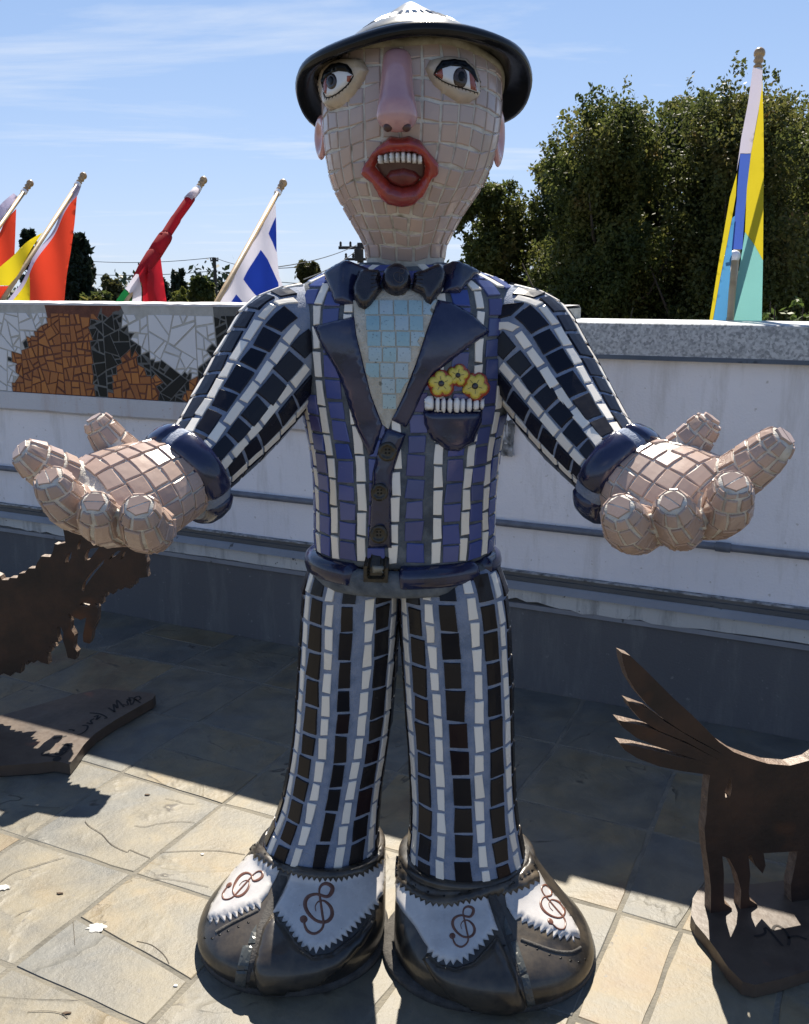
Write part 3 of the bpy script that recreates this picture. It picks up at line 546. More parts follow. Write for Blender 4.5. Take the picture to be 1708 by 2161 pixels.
def flag(top, bot, label, pieces, f, pole_r=0.0125, zoff=0.42, el=47, L_=1.0, face=False, bare=True, fold=0.010):
    """pole leaning outwards from the wall; pieces: (name, colour, polygon in photo survey coordinates, lift)"""
    B = wallpt(*bot, zoff)
    best = None
    for e in range(30, 88):
        d = WN * math.cos(R(e)) + UP * math.sin(R(e))
        for l in np.arange(0.4, 2.2, 0.02):
            q = proj(B + d * l); c = math.hypot(q[0] - top[0], q[1] - top[1])
            if best is None or c < best[0]: best = (c, e, l)
    d = WN * math.cos(R(best[1])) + UP * math.sin(R(best[1])); T = B + d * best[2]
    low = B - d * 0.06
    root = tag(empty('flag_on_pole', low), label, 'flag', 'flags along the outside of the parapet')
    if bare: mesh('pole', *smoothtube([low, B, T - d * 0.02], pole_r, 14), 'wood', root, smooth=True)
    finial(root, T - d * 0.0, d)
    pl = np.cross(d, UP); pl /= np.linalg.norm(pl)             # plane that holds the pole and the vertical
    if face: pl = np.array([-B[0], -B[1], 0.0]); pl /= np.linalg.norm(pl)
    if pl[1] > 0: pl = -pl                                       # towards the viewer
    for nm, colr, poly, lift in pieces:
        P, Tt, D = cdt([f(*p) for p in poly], 7)
        VV = []
        for x, y in P:
            r = ray(x, y); t = ((B - EYE) @ pl) / (r @ pl); p = EYE + t * r
            a = (p - B) @ WN; h = p[2]
            p = p + pl * (lift + fold * (math.sin(a * 24 + h * 3) + 0.6 * math.sin(h * 9 + a * 9)))
            VV.append(p)
        mesh(nm, VV, Tt, 'c_' + colr, root, smooth=True)
    # bracket on the outer wall face
    mesh('bracket', *smoothtube([low - d * 0.02, low + d * 0.035], 0.019, 12), 'steel', root)
    return root, B, d, T
f1 = lambda x, y: (0.38 * x, 307.4 + 0.38 * y)
f5 = lambda x, y: (1024.8 + 0.4 * x, 68.3 + 0.4 * y)
flag((57, 396), (-112, 632), 'orange red flag on a wooden pole at the far left edge', [
    ('red_cloth', 'red', [(85, 350), (80, 480), (75, 620), (0, 690), (-120, 860), (-260, 860), (-60, 560), (0, 445)], 0.012),
    ('sleeve', 'lilac', [(92, 262), (118, 290), (0, 435), (-40, 440), (0, 345)], -0.02)], f1)
flag((170, 381), (4, 634), 'red and yellow flag on a leaning wooden pole, second from left', [
    ('red_cloth', 'red', [(425, 275), (412, 430), (395, 600), (355, 864), (153, 864), (165, 705), (230, 590), (300, 470), (385, 320)], 0.0),
    ('yellow_fold', 'yellow', [(165, 705), (153, 864), (66, 864), (120, 770)], 0.002),
    ('yellow_cloth', 'yellow', [(236, 482), (180, 590), (110, 690), (55, 776), (0, 776), (-60, 780), (0, 678), (110, 572)], -0.004),
    ('red_hem', 'red', [(0, 779), (52, 779), (10, 862), (-60, 862)], -0.004),
    ('sleeve', 'lilac', [(421, 205), (440, 225), (420, 275), (385, 318), (300, 468), (200, 640), (60, 862), (36, 862), (260, 500)], 0.012)], f1)
flag((427, 386), (262, 640), 'red, white and green flag rolled tightly around its leaning pole', [
    ('red_cloth', 'crimson', [(750, 712), (842, 568), (890, 622), (905, 750), (920, 882), (770, 882), (766, 790)], 0.016),
    ('red_fold', 'crimson', [(790, 660), (830, 720), (820, 800), (850, 882), (790, 882), (776, 780)], 0.030),
    ('white_cloth', 'white', [(738, 712), (750, 714), (765, 790), (767, 882), (724, 882), (728, 830), (690, 794)], 0.012),
    ('green_cloth', 'green', [(688, 796), (720, 826), (728, 882), (618, 878)], 0.010)], f1)
rp_, B3, d3, T3 = None, None, None, None
root3 = [o for o in bpy.data.objects if o.get('label', '').startswith('red, white and green')][0]
Bq = wallpt(262, 640, 0.42)
# the rolled part of the flag: stepped sleeves around the pole
def onpole(x, y, root_top=(427, 386), bot=(262, 640)):
    B = wallpt(*bot, 0.42); pl = np.cross(WN, UP)
    r = ray(x, y); t = ((B - EYE) @ pl) / (r @ pl); return EYE + t * r
def cpt(x, y): return onpole(*f1(x, y))
mesh('white_sleeve', *smoothtube([cpt(1092, 248), cpt(1045, 300)], [0.021, 0.0235], 16), 'c_white', root3, smooth=True)
mesh('rolled_cloth', *smoothtube([cpt(1062, 290), cpt(1040, 318), cpt(985, 395), cpt(975, 412), cpt(925, 490), cpt(905, 515)], [0.0225, 0.025, 0.024, 0.0265, 0.026, 0.030], 16), 'c_crimson', root3, smooth=True)
mesh('rolled_cloth', *smoothtube([cpt(928, 497), cpt(915, 512), cpt(880, 565), cpt(858, 602)], [0.030, 0.036, 0.037, 0.036], 16), 'c_crimson', root3, smooth=True)
mesh('rolled_cloth', *smoothtube([cpt(868, 590), cpt(850, 610), cpt(800, 680), cpt(750, 760)], [0.032, 0.036, 0.030, 0.02], 16), 'c_crimson', root3, smooth=True)
flag((592, 394), (452, 648), 'white flag with blue blocks on a leaning wooden pole beside the shoulder', [
    ('white_cloth', 'white', [(1531, 318), (1535, 430), (1536, 560), (1552, 720), (1580, 800), (1600, 893), (1196, 893), (1278, 740), (1374, 570), (1456, 430), (1512, 330)], 0.0),
    ('blue_block', 'blue', [(1529, 395), (1490, 488), (1515, 540), (1534, 592)], 0.004),
    ('blue_block', 'blue', [(1440, 578), (1400, 655), (1355, 742), (1412, 822), (1470, 886), (1560, 886), (1548, 760), (1522, 702), (1485, 632)], 0.004),
    ('blue_block', 'blue', [(1300, 825), (1256, 893), (1368, 893)], 0.004)], f1, fold=0.006)
flag((1600, 128), (1537, 692), 'yellow and pale blue flag furled on the tall pole at right', [
    ('white_sleeve', 'pearl', [(1412, 190), (1462, 205), (1458, 300), (1440, 420), (1400, 640), (1345, 640), (1326, 735), (1350, 560), (1385, 380)], 0.016),
    ('blue_sleeve', 'royal', [(1345, 641), (1400, 641), (1380, 820), (1362, 1050), (1356, 1145), (1300, 1145), (1318, 960)], 0.018),
    ('yellow_cloth', 'gold', [(1462, 250), (1468, 480), (1470, 700), (1467, 1000), (1465, 1202), (1420, 1120), (1370, 1052), (1380, 820), (1402, 640), (1440, 430)], 0.0),
    ('pale_cloth', 'teal', [(1370, 1053), (1420, 1121), (1465, 1203), (1458, 1560), (1300, 1560), (1330, 1300), (1356, 1146)], 0.001),
    ('yellow_edge', 'gold', [(1328, 740), (1322, 860), (1302, 975), (1240, 1290), (1193, 1560), (1176, 1560), (1230, 1220), (1290, 870)], 0.001),
    ('blue_edge', 'sky', [(1303, 978), (1318, 965), (1302, 1145), (1290, 1300), (1272, 1560), (1195, 1560), (1241, 1292)], 0.002)], f5, fold=0.004, face=True)
# bare pole in front of the yellow flag
pb = wallpt(1540, 700, 0.40); ptop = wallpt(1551, 540, 0.44)
sp_ = tag(empty('bare_pole', pb - np.array([0, 0, 0.5])), 'short bare wooden pole with a pale ball top in front of the yellow flag', 'pole')
dd = ptop - pb; dd /= np.linalg.norm(dd)
mesh('pole', *smoothtube([pb - dd * 0.5, pb, ptop], 0.0125, 14), 'wood', sp_, smooth=True)
mesh('ball_top', *ball(ptop, 0.021), 'whitering', sp_, smooth=True, fix=True)
mesh('thumb_screw', *smoothtube([ptop, ptop - WD * 0.034], 0.004, 8), 'steel', sp_)

# ---- trees, seen over the wall
def leaves(name, C, size, m, parent, up=0.35):
    n = len(C); d = rng.normal(size=(n, 3)); d[:, 2] += up; d /= np.linalg.norm(d, axis=1)[:, None]
    e = rng.normal(size=(n, 3)); e -= d * (e * d).sum(1)[:, None]; e /= np.linalg.norm(e, axis=1)[:, None]
    s = size * rng.uniform(0.6, 1.3, (n, 1))
    P = np.stack([C - d * s * 0.5, C + e * s * 0.27, C + d * s * 0.5, C - e * s * 0.27], 1).reshape(-1, 3)
    c = (P.min(0) + P.max(0)) / 2; P -= c
    me = bpy.data.meshes.new(name); me.vertices.add(4 * n); me.vertices.foreach_set('co', P.astype(np.float32).ravel())
    me.loops.add(4 * n); me.loops.foreach_set('vertex_index', np.arange(4 * n, dtype=np.int32))
    me.polygons.add(n); me.polygons.foreach_set('loop_start', np.arange(0, 4 * n, 4, dtype=np.int32)); me.polygons.foreach_set('loop_total', np.full(n, 4, dtype=np.int32))
    me.update(); me.materials.append(m); return place(name, me, parent, c)
LM = dict(hedge=leaf_mat('evergreen_leaves', [(0.03, 0.044, 0.016), (0.052, 0.070, 0.02), (0.085, 0.10, 0.026), (0.14, 0.13, 0.035), (0.16, 0.085, 0.045)], 1.2, 0.5),
          rusty=leaf_mat('turning_leaves', [(0.03, 0.044, 0.016), (0.052, 0.068, 0.02), (0.08, 0.092, 0.026), (0.12, 0.11, 0.03), (0.18, 0.08, 0.045)], 1.3, 0.5),
          dark=leaf_mat('dark_conifer', [(0.014, 0.024, 0.014), (0.025, 0.04, 0.02)], 0.4, 0.2),
          olive=leaf_mat('olive_leaves', [(0.035, 0.045, 0.014), (0.07, 0.07, 0.025), (0.09, 0.075, 0.03)], 0.4),
          bright=leaf_mat('yellow_green_leaves', [(0.09, 0.11, 0.02), (0.15, 0.15, 0.035)], 0.6),
          fern=leaf_mat('young_green_leaves', [(0.06, 0.10, 0.02), (0.11, 0.15, 0.04)], 2.0))
GZ = -3.2
def trunk(root, base, top, r, limbs, h0):
    mb = MB(); ax = top - base
    mb.add(*smoothtube([base + ax * t + np.array([r * 0.3 * math.sin(t * 7), r * 0.3 * math.cos(t * 5), 0]) for t in np.linspace(0, 1, 7)], np.linspace(r, r * 0.2, 7), 8))
    for k in range(limbs):
        t = h0 + (0.92 - h0) * (k + 0.5) / limbs; a = k * 2.4; p = base + ax * t; l = np.linalg.norm(ax) * 0.2 * (1.2 - t)
        mb.add(*smoothtube([p, p + np.array([math.cos(a), math.sin(a), 0.7]) * l, p + np.array([math.cos(a) * 1.5, math.sin(a) * 1.5, 1.7]) * l], [r * 0.35, r * 0.22, r * 0.06], 6))
    mb.build('trunk', 'bark', root, smooth=True)
def plume_tree(name, label, px, Y, ytop, width_px, m, plumes, per, leaf, group=None, fill=0.35, taper=0.55, cat='tree', bottom=-0.6, lobes=None):
    base = aty(px, 640, Y); base[2] = GZ; ztop = aty(px, ytop, Y)[2]; rad = width_px / 2 * Y / F
    root = tag(empty(name, base), label, cat, group)
    trunk(root, base, np.array([base[0], base[1], ztop - (0.9 if lobes else 0.5)]), max(0.06, rad * 0.1), 9, 0.35)
    pts = []; zb = bottom; H_ = ztop - zb; LB = []
    if lobes:                                                     # uneven bulges of the crown, the tops at different heights
        for k in range(lobes):
            t = (k + 0.5) / lobes; a = k * 2.399 + rng.uniform(-0.4, 0.4); hi = t > 0.55
            rl = rad * rng.uniform(0.34, 0.52); q = (rad - rl * 0.8) * (rng.uniform(0.25, 1.0) if hi else rng.uniform(0.6, 1.05))
            zc = zb + H_ * (0.12 + 0.80 * t) * rng.uniform(0.93, 1.04); zc = min(zc, ztop - rl * rng.uniform(0.6, 1.1)); LB.append((q * math.cos(a), q * math.sin(a), zc, rl, rl * rng.uniform(1.0, 1.5)))
        LB.append((0, 0, ztop - rad * 0.42, rad * 0.42, rad * 0.45))
    for k in range(plumes):
        if lobes:
            lx, ly, lz, rl, rh = LB[rng.integers(len(LB))]; d = rng.normal(size=3); d[2] = d[2] * 0.8 + 0.25; d /= np.linalg.norm(d); f = rng.uniform(fill, 1.0) ** 0.5
            c = np.array([base[0] + lx + d[0] * rl * f, base[1] + ly + d[1] * rl * f, lz + d[2] * rh * f]); h = rng.uniform(0.22, 0.5) * max(0.5, rad); wd = rng.uniform(0.10, 0.2) * max(0.5, rad)
            n = int(per * rng.uniform(0.5, 1.4)); u = rng.uniform(0, 1, n); dirn = np.array([d[0] * 0.75, d[1] * 0.75, 0.8 + 0.3 * d[2]])
            env = wd * (0.2 + np.sin(np.pi * np.clip(u * 0.85 + 0.08, 0, 1)))
            p = c + (u[:, None] - 0.5) * dirn * h * 1.3 + rng.normal(size=(n, 3)) * env[:, None] * 0.5; pts.append(p[p[:, 2] < ztop - 0.05 + 0.12 * math.sin(c[0] * 9)])
            if d[2] > 0.55 and rng.random() < 0.14:                   # thin upright shoots
                n = 30; u = rng.uniform(0, 1, n); pts.append(c + np.array([0, 0, 1.0]) * u[:, None] * rng.uniform(0.15, 0.34) + dirn * h * 0.5 + rng.normal(size=(n, 3)) * 0.03)
            continue
        t = rng.uniform(0, 1) ** 0.8; z = zb + (ztop - zb) * t; rr = rad * (1 - max(0, t - taper) / (1 - taper) * 0.6) * rng.uniform(0.9, 1.08)
        a = rng.uniform(0, 2 * math.pi); q = rr * math.sqrt(rng.uniform(fill, 1.0))
        h = rng.uniform(0.5, 1.0) * max(0.35, rad * 0.75); wd = rng.uniform(0.12, 0.24) * max(0.5, rad)
        n = int(per * rng.uniform(0.6, 1.4)); u = rng.uniform(0, 1, n)
        c = np.array([base[0] + q * math.cos(a), base[1] + q * math.sin(a), z - h])
        lean = np.array([math.cos(a), math.sin(a), 0]) * 0.25
        env = wd * (0.25 + np.sin(np.pi * np.clip(u * 0.85 + 0.1, 0, 1))) * 0.9
        p = c + u[:, None] * (np.array([0, 0, h]) + lean * h) + rng.normal(size=(n, 3)) * env[:, None] * 0.5
        pts.append(p[p[:, 2] < ztop + 0.15])
    leaves('crown', np.concatenate(pts), leaf, m, root)
    return root
TE = 'tall evergreens behind the right wall'
plume_tree('tall_evergreen', 'tall dense evergreen with ragged top, just right of the hat', 1268, 12.0, 196, 300, LM['hedge'], 620, 180, 0.056, TE, bottom=-1.0, lobes=17)
plume_tree('tall_evergreen', 'tall dense evergreen with reddish tips behind the yellow flag', 1535, 11.6, 190, 360, LM['rusty'], 680, 180, 0.056, TE, bottom=-1.0, lobes=18)
plume_tree('tall_evergreen', 'tall dense evergreen cut off by the right edge of the picture', 1760, 12.2, 170, 300, LM['hedge'], 460, 180, 0.058, TE, bottom=-1.0, lobes=14)
plume_tree('tall_evergreen', 'smaller evergreen between the singing head and the tall ones', 1030, 13.5, 366, 200, LM['hedge'], 380, 180, 0.062, TE, bottom=-1.2, lobes=13)
plume_tree('tall_evergreen', 'dark evergreen filling the dip behind the two tallest evergreens', 1400, 13.6, 226, 330, LM['hedge'], 560, 180, 0.066, TE, bottom=-1.2, lobes=16)
plume_tree('tall_evergreen', 'dark evergreen standing lowest, behind the right shoulder of the statue', 1160, 13.8, 318, 220, LM['hedge'], 440, 180, 0.066, TE, bottom=-1.2, lobes=14)
plume_tree('tall_evergreen', 'dark evergreen deep behind the yellow flag and its neighbours', 1600, 14.6, 215, 420, LM['hedge'], 620, 180, 0.074, TE, bottom=-1.2, lobes=16)
# leafy shrub just over the wall at the right
def sprigs(name, label, px, Y, ytop, wpx, m, n, leaf):
    base = aty(px, 700, Y); base[2] = GZ; root = tag(empty(name, base), label, 'shrub'); zt = aty(px, ytop, Y)[2]; rad = wpx / 2 * Y / F
    mb = MB(); pts = []
    for k in range(n):
        a = rng.uniform(0, 6.28); q = rad * math.sqrt(rng.uniform(0.02, 1)); top = base + np.array([q * math.cos(a), q * math.sin(a), (zt - GZ) * rng.uniform(0.86, 1.0)])
        p0 = base + np.array([q * 0.3 * math.cos(a), q * 0.3 * math.sin(a), 0]); mb.add(*smoothtube([p0, (p0 + top) / 2 + rng.normal(size=3) * 0.04, top], [0.02, 0.012, 0.004], 5))
        for j in range(6):
            s = top + rng.normal(size=3) * 0.06 - np.array([0, 0, rng.uniform(0, 0.55)]); d = rng.normal(size=3); d[2] = abs(d[2]) * 0.3 - 0.2
            u = np.linspace(0, 1, 16)[:, None]; pts.append(s + d * 0.13 * u + rng.normal(size=(16, 3)) * 0.014)
    mb.build('stems', 'bark', root); leaves('foliage', np.concatenate(pts), leaf, m, root, up=0.0)
sprigs('leafy_shrub', 'pale green leafy shrub peeping over the metal cap at right', 1668, 6.2, 612, 120, LM['fern'], 42, 0.05)
sprigs('leafy_shrub', 'small green shrub tip just left of the yellow flag', 1495, 6.6, 664, 50, LM['fern'], 10, 0.045)
# trees far off on the left
far = [(170, 34, 492, 78, 'dark', 'tall dark conifer beside the red and yellow flag', 110, 130, 0.3), (235, 42, 585, 66, 'olive', 'round olive tree with tan top between two flags', 60, 130, 0.3),
       (205, 30, 614, 92, 'hedge', 'low green bush mass under the dark conifer', 60, 120, 0.22), (345, 40, 583, 40, 'dark', 'small dark tree right of the rolled flag', 40, 110, 0.3),
       (378, 60, 568, 44, 'dark', 'distant pointed redwood on the skyline', 55, 90, 0.36), (374, 34, 606, 62, 'bright', 'yellow green bush low between rolled flag and white flag', 55, 120, 0.22),
       (428, 38, 586, 64, 'hedge', 'leafy green tree just left of the white and blue flag', 70, 120, 0.26), (655, 30, 549, 62, 'olive', 'treetop just above the left shoulder of the statue', 60, 110, 0.22),
       (418, 70, 577, 34, 'dark', 'second distant redwood behind the green tree', 40, 80, 0.36), (70, 36, 488, 34, 'dark', 'dark treetop showing behind the yellow cloth', 50, 110, 0.3),
       (300, 36, 602, 70, 'hedge', 'green tree partly hidden by the rolled flag', 55, 110, 0.26), (480, 44, 596, 60, 'dark', 'dark tree hidden by the white and blue flag pole', 50, 110, 0.3),
       (120, 40, 560, 60, 'dark', 'dark tree behind the orange red cloth', 60, 110, 0.3), (560, 50, 600, 90, 'olive', 'broad olive tree behind the white and blue flag', 60, 110, 0.35),
       (760, 45, 590, 120, 'olive', 'olive tree hidden behind the neck of the statue', 60, 110, 0.35), (905, 30, 560, 90, 'hedge', 'dark green tree right behind the neck', 70, 120, 0.26)]
for px, Y, yt, wp, mm, lab, pl_, per, lf_ in far:
    conif = 'redwood' in lab or 'conifer' in lab
    plume_tree('distant_tree', lab, px, Y, yt, wp, LM[mm], pl_, per, lf_, 'trees beyond the left wall', taper=0.05 if 'redwood' in lab else (0.5 if conif else 0.35), fill=0.1, bottom=-1.5)
V_, F_ = [], []
# hazy far treeline
pts = []
for k in range(900):
    a = R(rng.uniform(-45, 45)); d = rng.uniform(110, 160); pts.append(np.array([math.sin(a) * d, math.cos(a) * d, 0]) + np.array([0, 0, GZ + rng.uniform(0, 4.6 + 1.2 * math.sin(a * 23) + 0.7 * math.sin(a * 61))]) + rng.normal(size=(28, 3)) * 0.9)
tl = leaves('far_treeline', np.concatenate(pts), 0.9, LM['dark'], None); tag(tl, 'far wooded skyline beyond the wall', 'trees', kind='stuff')

# utility poles and wires
def upole(label, px, Y, ytop, r, arms):
    b = aty(px, 640, Y); zt = aty(px, ytop, Y)[2]; b[2] = GZ; root = tag(empty('utility_pole', b), label, 'pole', None)
    mesh('post', *smoothtube([b, b + UP * (zt - GZ)], [r * 1.15, r * 0.85], 10), 'utility', root)
    for z, l, t in arms:
        c = np.array([b[0], b[1] - r, zt - z]); mesh('cross_arm', *box_vf(c + np.array([-l, 0, 0]), (2 * l, 0, 0), (0, t, 0), (0, 0, t)), 'utility', root, fix=True)
        for q in (-0.9, -0.45, 0.45, 0.9): mesh('insulator', *lathe([(0.02, 0), (0.05, 0.03), (0.03, 0.08), (0.05, 0.1), (0.02, 0.16)], c + np.array([l * q, t / 2, t]), (0, 0, 1), 8), 'utility', root, fix=True)
    return b, zt
b1, z1 = upole('thin distant utility pole between rolled flag and white flag', 457, 62, 543, 0.11, [(0.25, 0.25, 0.09)])
b2, z2 = upole('utility pole with transformer and cross arm beside the neck', 762, 34, 512, 0.13, [(0.22, 0.75, 0.10), (0.6, 0.55, 0.09)])
tr = [o for o in bpy.data.objects if o.get('label', '').startswith('utility pole with')][0]
tm = b2 + np.array([-0.05, -0.3, z2 - GZ - 0.62]); mesh('transformer', *lathe([(0.13, 0), (0.15, 0.03), (0.15, 0.38), (0.12, 0.43)], tm, (0, 0, 1), 14), 'utility', tr, fix=True)
def wire(label, a, b, sag, r):
    P = [a + (b - a) * t - UP * sag * 4 * t * (1 - t) for t in np.linspace(0, 1, 17)]
    tag(mesh('overhead_wire', *smoothtube(P, r, 5), 'wire'), label, 'wire', 'overhead wires')
p1 = b1.copy(); p1[2] = z1
wire('upper overhead wire left of the thin utility pole', aty(150, 548, 70), p1, 0.25, 0.02)
wire('lower overhead wire left of the thin utility pole', aty(150, 577, 70), aty(457, 571, 62), 0.2, 0.022)
wire('upper overhead wire from thin pole to the statue', p1, aty(640, 562, 40), 0.3, 0.018)
wire('lower overhead wire from thin pole towards the shoulder', aty(457, 571, 62), aty(700, 600, 40), 0.2, 0.018)
wire('upper slanting wire running up to the transformer pole', aty(560, 566, 22), aty(755, 516, 34), 0.12, 0.012)
wire('lower slanting wire running up to the transformer pole', aty(640, 590, 18), aty(750, 530, 34), 0.08, 0.012)

# ================================================================== SURFACE TOOLS FOR THE STATUE
def crom(K, t):
    n = len(K); t = np.clip(t, 0, n - 1); i = np.minimum(np.floor(t).astype(int), n - 2); f = (t - i)[:, None]
    p0 = K[np.maximum(i - 1, 0)]; p1 = K[i]; p2 = K[i + 1]; p3 = K[np.minimum(i + 2, n - 1)]
    return 0.5 * ((2 * p1) + (-p0 + p2) * f + (2 * p0 - 5 * p1 + 4 * p2 - p3) * f ** 2 + (-p0 + 3 * p1 - 3 * p2 + p3) * f ** 3)
class Tube:
    """surface swept through rings: centre C, half axes A (u=0) and B (u=90deg), superellipse power e"""
    def __init__(s, C, A, B, e=1.0):
        s.C, s.A, s.B = (np.asarray(q, float) for q in (C, A, B)); s.e = np.broadcast_to(np.asarray(e, float), (len(s.C),))[:, None] * 1.0; s.n = len(s.C)
    def pt(s, u, v):
        u = np.atleast_1d(np.asarray(u, float)); v = np.atleast_1d(np.asarray(v, float)); t = v * (s.n - 1)
        C, A, B, e = crom(s.C, t), crom(s.A, t), crom(s.B, t), crom(s.e, t)
        c, q = np.cos(u)[:, None], np.sin(u)[:, None]
        return C + A * np.sign(c) * np.abs(c) ** e + B * np.sign(q) * np.abs(q) ** e
    def nrm(s, u, v):
        u = np.atleast_1d(np.asarray(u, float)); v = np.atleast_1d(np.asarray(v, float)); h = 2e-3
        v1 = np.clip(v + h, 0, 1); v0 = np.clip(v - h, 0, 1)
        n = np.cross(s.pt(u + h * 4, v) - s.pt(u - h * 4, v), s.pt(u, v1) - s.pt(u, v0))
        o = s.pt(u, v) - crom(s.C, v * (s.n - 1)); n = n / (np.linalg.norm(n, axis=1)[:, None] + 1e-12)
        sg = np.sign((n * o).sum(1)); m = np.sign(sg.sum()) or 1.0
        return n * m
    def vf(s, nu=56, nv=60):
        U = np.linspace(0, 2 * math.pi, nu, endpoint=False); V = []; Fc = []
        for v in np.linspace(0, 1, nv): V.append(s.pt(U, np.full(nu, v)))
        V = np.concatenate(V)
        for j in range(nv - 1):
            for i in range(nu): i2 = (i + 1) % nu; Fc.append((j * nu + i, j * nu + i2, (j + 1) * nu + i2, (j + 1) * nu + i))
        Fc.append(tuple(range(nu))); Fc.append(tuple(range((nv - 1) * nu, nv * nu)))
        return V, Fc
    def bvh(s, nu=72, nv=90):
        V, Fc = s.vf(nu, nv); me = bpy.data.meshes.new('tmp'); me.from_pydata(V.tolist(), [], [list(f) for f in Fc])
        bm = bmesh.new(); bm.from_mesh(me); bmesh.ops.recalc_face_normals(bm, faces=bm.faces); b = BVHTree.FromBMesh(bm); bm.free(); bpy.data.meshes.remove(me)
        return b
    def rows(s, u, lens, v0=0.0, v1=1.0):
        """split a meridian into pieces of about the given lengths; returns v breakpoints"""
        vv = np.linspace(v0, v1, 160); p = s.pt(np.full(160, u), vv); d = np.concatenate([[0], np.cumsum(np.linalg.norm(np.diff(p, axis=0), axis=1))])
        br = [0.0]
        while br[-1] < d[-1] - 1e-6: br.append(br[-1] + lens())
        br[-1] = d[-1]
        if len(br) > 2 and br[-1] - br[-2] < 0.3 * (br[-2] - br[-3]): br.pop(-2)
        return np.interp(br, d, vv), d[-1]
    def dvdl(s, u, v):
        h = 1e-3; p = s.pt([u, u], [max(0, v - h), min(1, v + h)]); return (min(1, v + h) - max(0, v - h)) / (np.linalg.norm(p[1] - p[0]) + 1e-9)
    def dudl(s, u, v):
        h = 2e-3; p = s.pt([u - h, u + h], [v, v]); return 2 * h / (np.linalg.norm(p[1] - p[0]) + 1e-9)
def rings_px(rows, e=1.0, yaw=0.0):
    """(xl, xr, y, Y, depth_half): horizontal rings measured on the photograph"""
    C, A, B = [], [], []
    for xl, xr, y, Y, b in rows:
        l, r = aty(xl, y, Y), aty(xr, y, Y); C.append((l + r) / 2); a = (r[0] - l[0]) / 2
        A.append((a * math.cos(yaw), a * math.sin(yaw), 0)); B.append((b * math.sin(yaw), -b * math.cos(yaw), 0))
    return Tube(C, A, B, e)
def path_tube(pts, e=1.0, ref=(0, 0, 1), squash=1.0):
    """pts: (point, radius) ; frame kept close to ref"""
    P = np.array([p for p, r in pts], float); Rr = [r for p, r in pts]; T = np.gradient(P, axis=0); T /= np.linalg.norm(T, axis=1)[:, None]
    A, B = [], []
    for i in range(len(P)):
        b = np.asarray(ref, float); b = b - T[i] * (b @ T[i]); b /= np.linalg.norm(b); a = np.cross(b, T[i]); r = Rr[i]
        ra, rb = (r if np.isscalar(r) else r[0]), (r * squash if np.isscalar(r) else r[1]); A.append(a * ra); B.append(b * rb)
    return Tube(P, A, B, e)
def inside(bv, p, margin=0.0):
    loc, n, i, d = bv.find_nearest(Vector(p))
    return loc is not None and (Vector(p) - loc).dot(n) < -margin
HID = {}
def tile(surf, uv4, name, m, parent, h=0.0032, cham=0.0016, flat=0.75, cull=None, tilt=0.0, jit=0.0, hidden=True):
    """one tile laid on a surface; uv4 = four (u, v) corners. 25 vertices, 40 triangles"""
    g = []
    for b in (0, 0.5, 1):
        for a in (0, 0.5, 1):
            p = [(1 - a) * (1 - b) * uv4[0][k] + a * (1 - b) * uv4[1][k] + a * b * uv4[2][k] + (1 - a) * b * uv4[3][k] for k in (0, 1)]
            g.append(p)
    g = np.array(g); P = surf.pt(g[:, 0], g[:, 1]); Nn = surf.nrm(g[:, 0], g[:, 1]); c = P.mean(0); n = Nn.mean(0); n /= np.linalg.norm(n) + 1e-9
    if np.linalg.norm(P[0] - P[8]) < 0.006: return None
    if cull and cull(c, P, n): return None
    if tilt:
        t = rng.normal(size=3) * tilt; n = n + t; n /= np.linalg.norm(n)
    dev = (P - c) @ n
    Q = P - np.outer(dev, n) * flat + n * (flat * max(0, dev.max()) * 0.8)
    if jit:
        t1 = P[2] - P[0]; t1 /= np.linalg.norm(t1) + 1e-9; t2 = np.cross(n, t1)
        for k in (0, 2, 6, 8):
            o = t1 * rng.uniform(-jit, jit) + t2 * rng.uniform(-jit, jit); Q[k] += o; P[k] += o
        for k, (a, b) in {1: (0, 2), 3: (0, 6), 5: (2, 8), 7: (6, 8)}.items(): Q[k] = (Q[a] + Q[b]) / 2 * 0.5 + Q[k] * 0.5; P[k] = (P[a] + P[b]) / 2 * 0.5 + P[k] * 0.5
    ring = [0, 1, 2, 5, 8, 7, 6, 3]; cQ = Q[4]
    V = [P[k] - Nn[k] * 0.004 for k in ring]
    V += [Q[k] + n * (h - cham) for k in ring]
    for k in ring:
        d = cQ - Q[k]; l = np.linalg.norm(d) + 1e-9; V.append(Q[k] + d / l * min(cham * 1.3, l * 0.3) + n * h)
    V.append(cQ + n * h)
    Fc = [(a, (a + 1) % 8, 8 + (a + 1) % 8, 8 + a) for a in range(8)] + [(8 + a, 8 + (a + 1) % 8, 16 + (a + 1) % 8, 16 + a) for a in range(8)] + [(16, 17, 24, 23), (17, 18, 19, 24), (24, 19, 20, 21), (23, 24, 21, 22)]
    q = np.cross(V[17] - V[16], V[23] - V[16])
    if q @ n < 0: Fc = [f[::-1] for f in Fc]
    if hidden and n @ (EYE - c) / np.linalg.norm(EYE - c) < -0.02:
        HID.setdefault((parent.name, m), MB()).add(V, Fc); return None
    return mesh(name, V, Fc, m, parent)
def flush_hidden(parent, names):
    for m, nm in names.items():
        k = (parent.name, m)
        if k in HID: tag(mesh(nm, HID[k].V, HID[k].F, m, parent), kind='stuff'); del HID[k]
